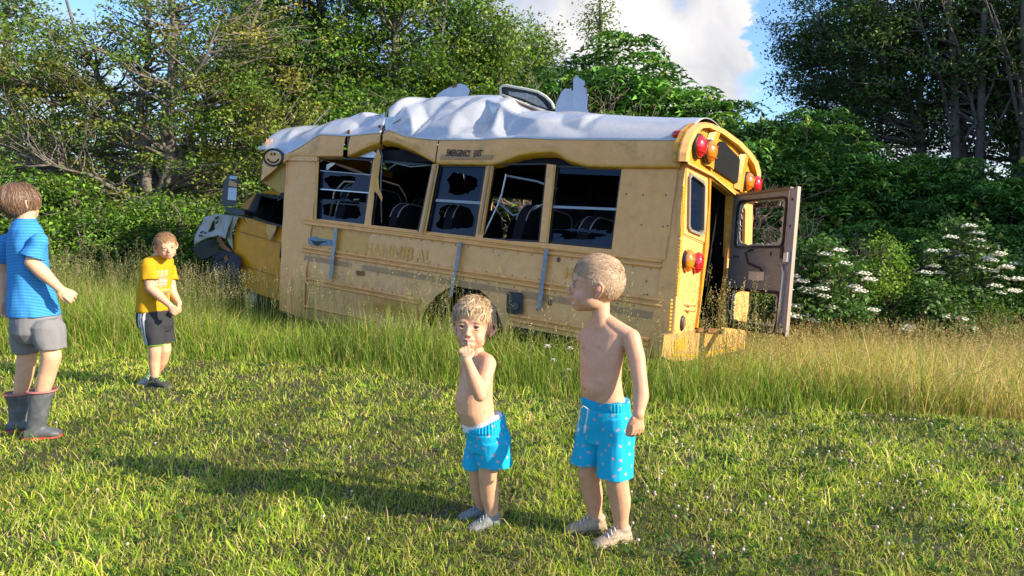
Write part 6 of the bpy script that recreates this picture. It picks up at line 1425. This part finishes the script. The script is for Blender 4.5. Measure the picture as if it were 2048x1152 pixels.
# ---------------------------------------------------------------- small boy with a finger in his mouth
def boy_b():
    global RS
    RS = .955; Y0 = 2.75; J = lambda px, py, off=0: at_y(px, py, Y0+off)
    t = person('person', None, 'small shirtless blond boy facing the camera with fingers at his mouth')
    f = Vector((-.84, -.54, 0)).normalized(); l = Vector((-f.y, f.x, 0)); U = Vector((0, 0, 1)); b_ = MB()
    T = lambda px, py, a, b, off=0, fo=0: (J(px, py, off)+f*fo, l*a, f*b)
    loft(b_, [T(953, 704, .028, .028), T(955, 714, .060, .036), T(956, 726, .086, .046), T(955, 748, .084, .054), T(953, 770, .080, .064, 0, .004), T(952, 795, .080, .074, 0, .010), T(954, 820, .081, .078, 0, .008), T(960, 845, .082, .072), T(971, 872, .084, .076), T(975, 892, .078, .068)], 28)
    caps(b_, [J(960, 714), J(974, 724, -.055)], [.030, .033]); caps(b_, [J(948, 714), J(934, 724, .055)], [.028, .030])
    caps(b_, [J(955, 716), J(951, 700), J(948, 680, .01)], [.038, .033, .036])
    H = Head(J(944, 700, .012), (-.17, -.985), 5, 3, 1.03, .98); H.build(b_, mouth_open=.0035)
    sh, el, wr = J(976, 728, -.072), J(960, 790, -.135), J(934, 722, -.150)
    caps(b_, [sh, sh.lerp(el, .5), el, el.lerp(wr, .35), wr], [.034, .0315, .0275, .0285, .0205], 18)
    mouth = H.w((0, .094, .040)); kn = wr.lerp(mouth, .62); d = (mouth-wr)
    fz = d.normalized(); sdv = Vector((1, 0, 0)); cam_ = Vector((0, -1, 0)); pc = wr.lerp(mouth, .36)
    loft(b_, [(wr, sdv*.0165, cam_*.014), (wr.lerp(mouth, .2), sdv*.021, cam_*.015), (wr.lerp(mouth, .42), sdv*.0235, cam_*.0135), (wr.lerp(mouth, .52), sdv*.020, cam_*.011)], 18)
    k1 = wr.lerp(mouth, .50)+sdv*.008; caps(b_, [k1-fz*.008, k1+cam_*.006, k1.lerp(mouth, .55)+cam_*.013+sdv*.003, mouth+cam_*.004+sdv*.002], [.0070, .0074, .0066, .0056], 10)
    for o_, up_ in ((-.0055, .006), (-.0165, .001), (-.0255, -.007)):
        k2 = wr.lerp(mouth, .50)+sdv*o_; tip = k2+fz*(.016+up_)+cam_*.012; caps(b_, [k2-fz*.008, k2+cam_*.007, tip, tip-fz*.006+cam_*-.012+sdv*.006, tip-fz*.016+cam_*-.010+sdv*.007], [.0068, .0074, .0068, .0062, .0058], 10)
    k3 = wr.lerp(mouth, .28)+sdv*.017; caps(b_, [k3, k3+fz*.014+sdv*.006+cam_*.002, k3+fz*.030+sdv*.002+cam_*.006], [.0088, .0078, .0064], 10)
    caps(b_, [J(934, 724, .06), J(930, 770, .12), J(938, 815, .11), J(945, 850, .08)], [.030, .027, .024, .019])
    hand(b_, J(945, 850, .08), (0, 0, -1), (-1, .3, 0), .88, (25, 40, 30), 1, 3)
    for hip, kn, cf, an in (((984, 885, -.035), (976, 948, -.035), (979, 990, -.02), (985, 1038, -.02)), ((962, 885, .035), (955, 942, .04), (960, 985, .055), (969, 1030, .06))):
        caps(b_, [J(*hip), J(*kn), J(*cf), J(cf[0]*.3+an[0]*.7, cf[1]*.3+an[1]*.7, an[2]), J(*an)], [.056, .0405, .0395, .028, .0235], 18)
        b_.ell(J(*kn)+f*.010, (.026, .026, .030)); a = J(*an); g_ = float(hgt(a.x, a.y)); q_ = Vector((a.x, a.y, max(g_+.050, a.z-.03))); caps(b_, [a, q_, q_+f*.008], [.0235, .0235, .018])
    P, Nn, F = remesh(b_, .0027, 7); C = skin_cols(P, 4); tn = np.clip((.35-P[:, 2])/.1, 0, 1)[:, None]*.3; C = C*(1-tn)+np.array((.58, .29, .165))*tn
    P = H.shape(P, C, frown=1, brow=(.45, .30, .18)); body = make('body', P, F, C, m_skin, t); H.eyes(t, iris=(.06, .045, .035), closed=.15)
    b_ = MB(); loft(b_, [T(962, 836, .086, .075), T(965, 844, .087, .078), T(966, 850, .089, .080)], 28)
    # white waistband of the nappy, tilted with the hips
    V = np.array(b_.v); V[:, 2] += (V[:, 0]-J(962, 832).x)*.34; b_.v = [tuple(v) for v in V]; b_.build('nappy', mat('nappy_white', (.72, .73, .76), .8, bump=.4, bscale=80), t, True)
    b_ = MB(); loft(b_, [T(966, 842, .092, .083), T(968, 852, .096, .087), T(974, 872, .100, .092, 0, -.006), T(975, 895, .098, .090, 0, -.004)], 30)
    V = np.array(b_.v); wz = J(966, 842).z; k = np.clip((V[:, 2]-(wz-.05))/.05, 0, 1); V[:, 2] += (V[:, 0]-J(966, 842).x)*.34*k; b_.v = [tuple(v) for v in V]
    for hip, hem, r0, r1 in (((985, 890, -.035), (990, 930, -.035), .066, .068), ((962, 890, .035), (953, 932, .035), .062, .060)):
        a, c = J(*hip), J(*hem); loft(b_, [(a+U*.02, l*r0, f*r0*1.05), (a.lerp(c, .5), l*(r0+r1)/2, f*(r0+r1)/2*1.05), (c, l*r1, f*r1*1.05)], 26)
    swim(b_, t, 9, wz, None)
    for an, hd in (((985, 1038, -.02), (-.80, -.45)), ((969, 1030, .06), (-.92, -.2))):
        a = J(*an); shoe(t, (a.x, a.y, float(hgt(a.x, a.y))-.010), hd, .150, (.20, .22, .235), (.09, .11, .14), tab=(.62, .38, .04) if an[2] < 0 else None, lace=(.30, .33, .36))
    hl = lambda y: np.interp(y, [-.10, -.05, -.015, .02, .045, .075], [.050, .066, .112, .126, .148, .170])
    def fld(p):
        c = np.array((.02, -.055, .19)); v = p-c; v[:, 2] -= .02; v[:, 1] += .03; v[:, 0] *= 1.1; return v/np.linalg.norm(v, axis=1)[:, None]
    hair(H, t, 8000, lambda q: np.where(q[:, 1] > .0, .042, .040)*np.interp(q[:, 2], [.12, .15], [.3, 1]), fld, hl, [(.62, .43, .23), (.50, .33, .17), (.74, .56, .33), (.40, .25, .13), (.80, .66, .44)], .0017, .0055, droop=.25, seed=4, jitter=.48, capcol=.62, puff=lambda p: np.where(p[:, 2] > .16, .008, 0))
    return t
def stripe_mat():
    m = bpy.data.materials.new('striped_cloth'); m.use_nodes = True; t = m.node_tree; b = t.nodes['Principled BSDF']; b.inputs['Roughness'].default_value = .85; b.inputs['Specular IOR Level'].default_value = .2
    tcn = N(t, 'ShaderNodeTexCoord'); sp = N(t, 'ShaderNodeSeparateXYZ'); t.links.new(tcn.outputs['Object'], sp.inputs[0])
    s_ = mathn(t, 'SINE', mathn(t, 'MULTIPLY', sp.outputs[2], 2*pi/.0080)); k = mathn(t, 'GREATER_THAN', s_, .35)
    t.links.new(mixc(t, k, (.012, .15, .50), (.10, .42, .72)), b.inputs['Base Color']); return m
# ---------------------------------------------------------------- boy in the blue striped shirt, seen from behind
def boy_c():
    global RS
    RS = .92; Y0 = 3.97; J = lambda px, py, off=0: at_y(px, py, Y0+off)
    t = person('person', None, 'brown haired boy in blue striped shirt, grey shorts and rubber boots seen from behind')
    f = Vector((.72, .69, 0)).normalized(); l = Vector((-f.y, f.x, 0)); U = Vector((0, 0, 1)); b_ = MB()
    T = lambda px, py, a, b, off=0, fo=0: (J(px, py, off)+f*fo, l*a, f*b)
    loft(b_, [T(50, 436, .04, .04), T(50, 450, .085, .055), T(52, 480, .108, .072), T(58, 540, .115, .085), T(66, 600, .115, .09), T(70, 650, .12, .095), T(72, 680, .10, .09)], 24)
    caps(b_, [J(50, 450), J(52, 432, .0), J(52, 418, .0)], [.055, .050, .048])
    H = Head(J(43, 440, .0), (.45, .89), 0, 0, 1.08); H.build(b_)
    sh, el, wr = J(78, 486, -.10), J(64, 525, -.13), J(120, 578, -.10)
    caps(b_, [sh, el, el.lerp(wr, .3), wr], [.036, .038, .040, .026], 18); hand(b_, wr, (.8, .1, -.55), (.35, -.8, .5), 1.22, (22, 42, 30), 1, 5, thumb=(30, 10))
    caps(b_, [J(17, 484, .11), J(2, 545, .12), J(4, 572, .10), J(6, 605, .08)], [.034, .036, .036, .026]); hand(b_, J(6, 605, .08), (0, 0, -1), (-1, 0, 0), 1.2, (20, 40, 30), 1, 3)
    for hip, kn, cf, an in (((92, 660, -.06), (103, 712, -.07), (95, 745, -.06), (80, 800, -.06)), ((50, 660, .07), (54, 712, .07), (50, 745, .07), (38, 800, .07))):
        caps(b_, [J(*hip), J(*kn), J(*cf), J(*an)], [.070, .055, .050, .038], 18)
    P, Nn, F = remesh(b_, .004, 4); C = skin_cols(P, 7)*np.array((1.05, 1.08, 1.08)); P = H.shape(P, C); make('body', P, F, C, m_skin, t); H.eyes(t)
    # polo shirt with fine horizontal stripes
    b_ = MB(); loft(b_, [T(50, 440, .055, .052), T(50, 448, .105, .066), T(51, 460, .142, .084), T(53, 490, .150, .102), T(57, 530, .142, .106), T(62, 575, .146, .116), T(66, 610, .158, .130), T(69, 630, .164, .136)], 36)
    for s0, e0, r0, r1 in ((J(80, 480, -.10), J(66, 516, -.125), .046, .059), (J(18, 480, .11), J(4, 520, .12), .050, .059)): caps(b_, [s0, s0.lerp(e0, .5)], [r0*.94, r0]); b_.tube([s0, s0.lerp(e0, .5), e0], [r0, r0, r1], 24)
    def stripes(P, Nn, C):
        return C
    def fold(P): q = (P-np.array(J(55, 540))); a = q @ np.array(l); return .010*np.sin(a*42+q[:, 2]*7)*np.clip((.12-q[:, 2])/.3, 0, 1)*np.clip(.5+q[:, 2]*2, .2, 1)
    po = garment(b_, .0042, 'polo_shirt', t, (.02, .2, .5), .008, 16, stripes, 2, fold, 3); po.data.materials[0] = stripe_mat()
    b_ = MB(); loft(b_, [T(51, 447, .070, .064), T(51, 440, .063, .058), T(52, 437, .057, .053)], 28); b_.build('shirt_collar', mat('collar_blue', (.02, .20, .52), .8, mul=(.85, 1.1), mulscale=60), t, True)
    b_ = MB(); loft(b_, [T(70, 612, .145, .120), T(72, 640, .152, .132), T(74, 662, .155, .138), T(75, 682, .12, .10)], 30)
    for hip, hem, r0, r1 in (((94, 655, -.06), (103, 697, -.07), .098, .082), ((52, 655, .07), (56, 704, .07), .092, .076)):
        a, c = J(*hip), J(*hem); loft(b_, [(a+U*.05, l*r0*.6, f*r0*.6), (a+U*.01, l*r0*.92, f*r0*.92), (a.lerp(c, .5), l*(r0+r1)/2, f*(r0+r1)/2), (c, l*r1, f*r1)], 26)
    garment(b_, .0055, 'shorts', t, (.205, .205, .215), .009, 14, None, 2, None, 8)
    for tp, an, hd in (((84, 781, -.06), (73, 848, -.06), (.93, .25)), ((37, 786, .07), (38, 845, .07), (.95, .2))):
        b_ = MB(); a, c = J(*tp), J(*an); g = float(hgt(c.x, c.y)); h = Vector((hd[0], hd[1], 0)).normalized(); s = Vector((-h.y, h.x, 0)); gd = Vector((c.x, c.y, g))
        loft(b_, [(gd+U*.025, s*.040, h*.058), (gd+U*.08, s*.042, h*.055), (a.lerp(c, .45), s*.053, h*.056), (a, s*.062, h*.072)], 26)
        loft(b_, [(gd-h*.06+U*.03, s*.034, U*.030), (gd+U*.045, s*.044, U*.045), (gd+h*.045+U*.040, s*.044, U*.036), (gd+h*.085+U*.030, s*.045, U*.028), (gd+h*.118+U*.024, s*.030, U*.018)], 22)
        P, Nn, F = remesh(b_, .005, 3)
        w = np.array([noise.noise(Vector((x*12, y*12, z*22))) for x, y, z in P]); P = P+Nn*(w*.004)[:, None]
        o = make('boot', P, F, np.ones((len(P), 3)), m_boot, t)
        b_ = MB(); loft(b_, [(gd-h*.070+U*.010, s*.028, U*.014), (gd-h*.03+U*.010, s*.045, U*.014), (gd+h*.04+U*.008, s*.044, U*.012), (gd+h*.085+U*.010, s*.047, U*.012), (gd+h*.122+U*.014, s*.029, U*.010)], 16); b_.build('boot_sole', mat('sole_red', (.50, .05, .06), .5), o, True)
        b_ = MB(); b_.tube([a+(s*cos(k_)*.063+h*sin(k_)*.073) for k_ in np.linspace(0, 2*pi, 30)], .006, 6); b_.build('boot_rim', mat('rim_red', (.50, .16, .14), .6), o, True)
    hl = lambda y: np.interp(y, [-.10, -.03, .0, .04, .075], [.035, .040, .085, .115, .150])
    def fld(p):
        v = p-np.array((0, -.03, .23)); v[:, 1] *= .6; return v/np.linalg.norm(v, axis=1)[:, None]
    hair(H, t, 11000, .090, fld, hl, [(.19, .11, .065), (.14, .078, .045), (.25, .15, .09), (.32, .21, .14)], .0020, .005, droop=.5, seed=6, jitter=.13, segs=6, capcol=.7, puff=lambda p: .003+0*p[:, 0])
    return t
# ---------------------------------------------------------------- boy in the yellow T-shirt
def boy_d():
    global RS
    RS = .935; Y0 = 5.12; J = lambda px, py, off=0: at_y(px, py, Y0+off); c5 = lambda X, Y: (X/2.0575, 340+Y/2.0575)
    t = person('person', None, 'boy in a mustard yellow printed T-shirt and dark striped shorts looking down at his hands')
    f = Vector((.80, -.60, 0)).normalized(); l = Vector((-f.y, f.x, 0)); U = Vector((0, 0, 1)); b_ = MB()
    T = lambda px, py, a, b, off=0, fo=0: (J(px, py, off)+f*fo, l*a, f*b)
    loft(b_, [T(322, 508, .035, .035), T(316, 516, .09, .05), T(313, 535, .105, .07), T(309, 580, .095, .08), T(308, 620, .10, .085), T(311, 648, .09, .08)], 24)
    caps(b_, [J(316, 518), J(324, 506, -.01), J(330, 495, -.02)], [.050, .042, .042])
    H = Head(J(337, 516, -.035), (.60, -.80), -8, -9, .95); H.build(b_, mouth_open=.003)
    sh, el, wr = J(296, 532, -.10), J(301, 576, -.12), J(340, 611, -.15)
    caps(b_, [sh, el, el.lerp(wr, .3), wr], [.042, .036, .035, .023], 16); hand(b_, wr, (.72, -.2, -.65), (-.1, -.9, .4), 1.12, (35, 50, 40), 1, 3, thumb=(30, 10))
    s2, e2, w2_ = J(336, 535, .10), J(345, 585, .06), J(358, 606, .0)
    caps(b_, [s2, e2, w2_], [.040, .034, .022], 16); hand(b_, w2_, (.25, -.5, -.6), (.9, .2, .3), 1.1, (35, 50, 40), -1, 3, thumb=(30, 10))
    for hip, kn, cf, an in (((305, 645, -.05), (310, 700, -.06), (309, 722, -.05), (310, 762, -.05)), ((322, 645, .05), (330, 700, .04), (324, 722, .06), (306, 755, .10))):
        caps(b_, [J(*hip), J(*kn), J(*cf), J(*an)], [.060, .047, .043, .028], 16); 
    P, Nn, F = remesh(b_, .0042, 3); C = skin_cols(P, 9)*np.array((1.06, 1.03, 1.05)); P = H.shape(P, C); make('body', P, F, C, m_skin, t); H.eyes(t, closed=.4)
    b_ = MB(); loft(b_, [T(322, 509, .050, .046), T(318, 513, .085, .060), T(314, 521, .122, .076), T(312, 545, .125, .092), T(309, 580, .120, .100), T(307, 605, .122, .104), T(306, 621, .126, .108)], 34)
    for s0, e0 in ((J(297, 530, -.10), J(300, 560, -.115)), (J(334, 534, .10), J(340, 562, .08))): caps(b_, [s0, s0.lerp(e0, .4)], [.052, .055]); b_.tube([s0, s0.lerp(e0, .5), e0], [.054, .056, .059], 22)
    garment(b_, .005, 'printed_shirt', t, (.54, .30, .012), .010, 13, None, 2, None, 12)
    # print on the chest: greyish animal-like patch, rows of pale figures, dark letters
    def chest(px, py, d=.0):
        p = J(px, py); q = p+f*.3
        for k in range(60):
            pass
        return p
    surf = t.children[-1]; me = surf.data; n = len(me.vertices); P = np.empty(n*3, np.float32); me.vertices.foreach_get('co', P); P = P.reshape(-1, 3).astype(float); A = np.empty(n*4, np.float32); me.color_attributes['Col'].data.foreach_get('color', A); A = A.reshape(-1, 4)
    o_ = np.array(J(311, 560)); ql = (P-o_) @ np.array(l); qz = P[:, 2]-o_[2]; fr = ((P-o_) @ np.array(f)) > .02
    def paint(m_, c): A[m_ & fr, :3] = c
    paint((np.abs(ql) < .052) & (np.abs(qz+.005) < .045) & (((ql/.05)**2+((qz+.005)/.045)**2) < 1), (.42, .27, .16))
    for row, zz, c in ((0, .065, (.62, .58, .42)), (1, .045, (.60, .55, .38)), (2, .0, (.62, .60, .5)), (3, -.025, (.58, .50, .35))): paint((np.abs(ql) < .050) & (np.abs(qz-zz) < .008) & (np.sin(ql*190+row) > -.2), c)
    paint((np.abs(ql) < .060) & (np.abs(qz+.066) < .0045) & (np.sin(ql*260) > .0), (.66, .62, .45))
    me.color_attributes['Col'].data.foreach_set('color', A.ravel())
    xl = l; base = J(311, 560)+f*.1; M = Matrix(((l.x, 0, f.x, 0), (l.y, 0, f.y, 0), (l.z, 1, f.z, 0), (0, 0, 0, 1)))
    tx = text('SIT', .075, 'lettering', mat('print_grey', (.14, .15, .12), .8), Matrix.Translation(J(311, 596)+f*.120+l*-.055) @ M, t, off=.0015)
    sk = (np.abs(ql) < .2)
    b_ = MB(); loft(b_, [T(307, 612, .118, .098), T(309, 632, .130, .110), T(312, 650, .130, .112), T(314, 662, .10, .09)], 28)
    for hip, hem, r0, r1 in (((304, 642, -.05), (311, 690, -.055), .086, .070), ((324, 642, .05), (331, 683, .045), .082, .066)):
        a, c = J(*hip), J(*hem); loft(b_, [(a+U*.06, l*r0*.5, f*r0*.5), (a+U*.01, l*r0*.9, f*r0*.9), (a.lerp(c, .5), l*(r0+r1)/2, f*(r0+r1)/2), (c, l*r1, f*r1)], 26)
    zh = J(311, 690).z; rx = np.array(-l)
    def trim(P, Nn, C):
        s_ = (P-np.array(J(308, 640))) @ np.array(f); out = (Nn @ rx) > .35
        for k in (-.022, .0, .022): C[out & (np.abs(s_-k-.040) < .0062)] = (.68, .70, .72)
        C[out & (np.abs(s_+.045) < .004)] = (.12, .45, .03)
        hz = P[:, 2] < zh+.018; C[hz & (Nn[:, 1] < .6)] = (.22, .55, .03); return C
    garment(b_, .0045, 'shorts', t, (.035, .038, .045), .007, 14, trim, 2, None, 15)
    for an, hd, c, sc_ in (((310, 762, -.05), (.88, -.3), (.05, .055, .05), (.12, .13, .12)), ((306, 755, .10), (-.2, -.9), (.30, .31, .30), (.62, .61, .57))):
        a = J(*an); shoe(t, (a.x, a.y, float(hgt(a.x, a.y))-.004), hd, .19, c, sc_, lace=(.25, .62, .05))
    hl = lambda y: np.interp(y, [-.10, -.05, -.01, .02, .05, .075], [.050, .060, .10, .125, .15, .160])
    fld = lambda p: np.stack([p[:, 0]*.3+.1, 0*p[:, 0]+.8, -.5+0*p[:, 0]], 1)
    hair(H, t, 7000, .028, fld, hl, [(.42, .25, .12), (.33, .19, .09), (.52, .34, .17)], .0022, .003, seed=8, jitter=.22, segs=4, capcol=.75, puff=lambda p: np.interp(p[:, 2], [.13, .17], [0, .007]))
    return t
boy_a(); boy_b(); boy_c(); boy_d()
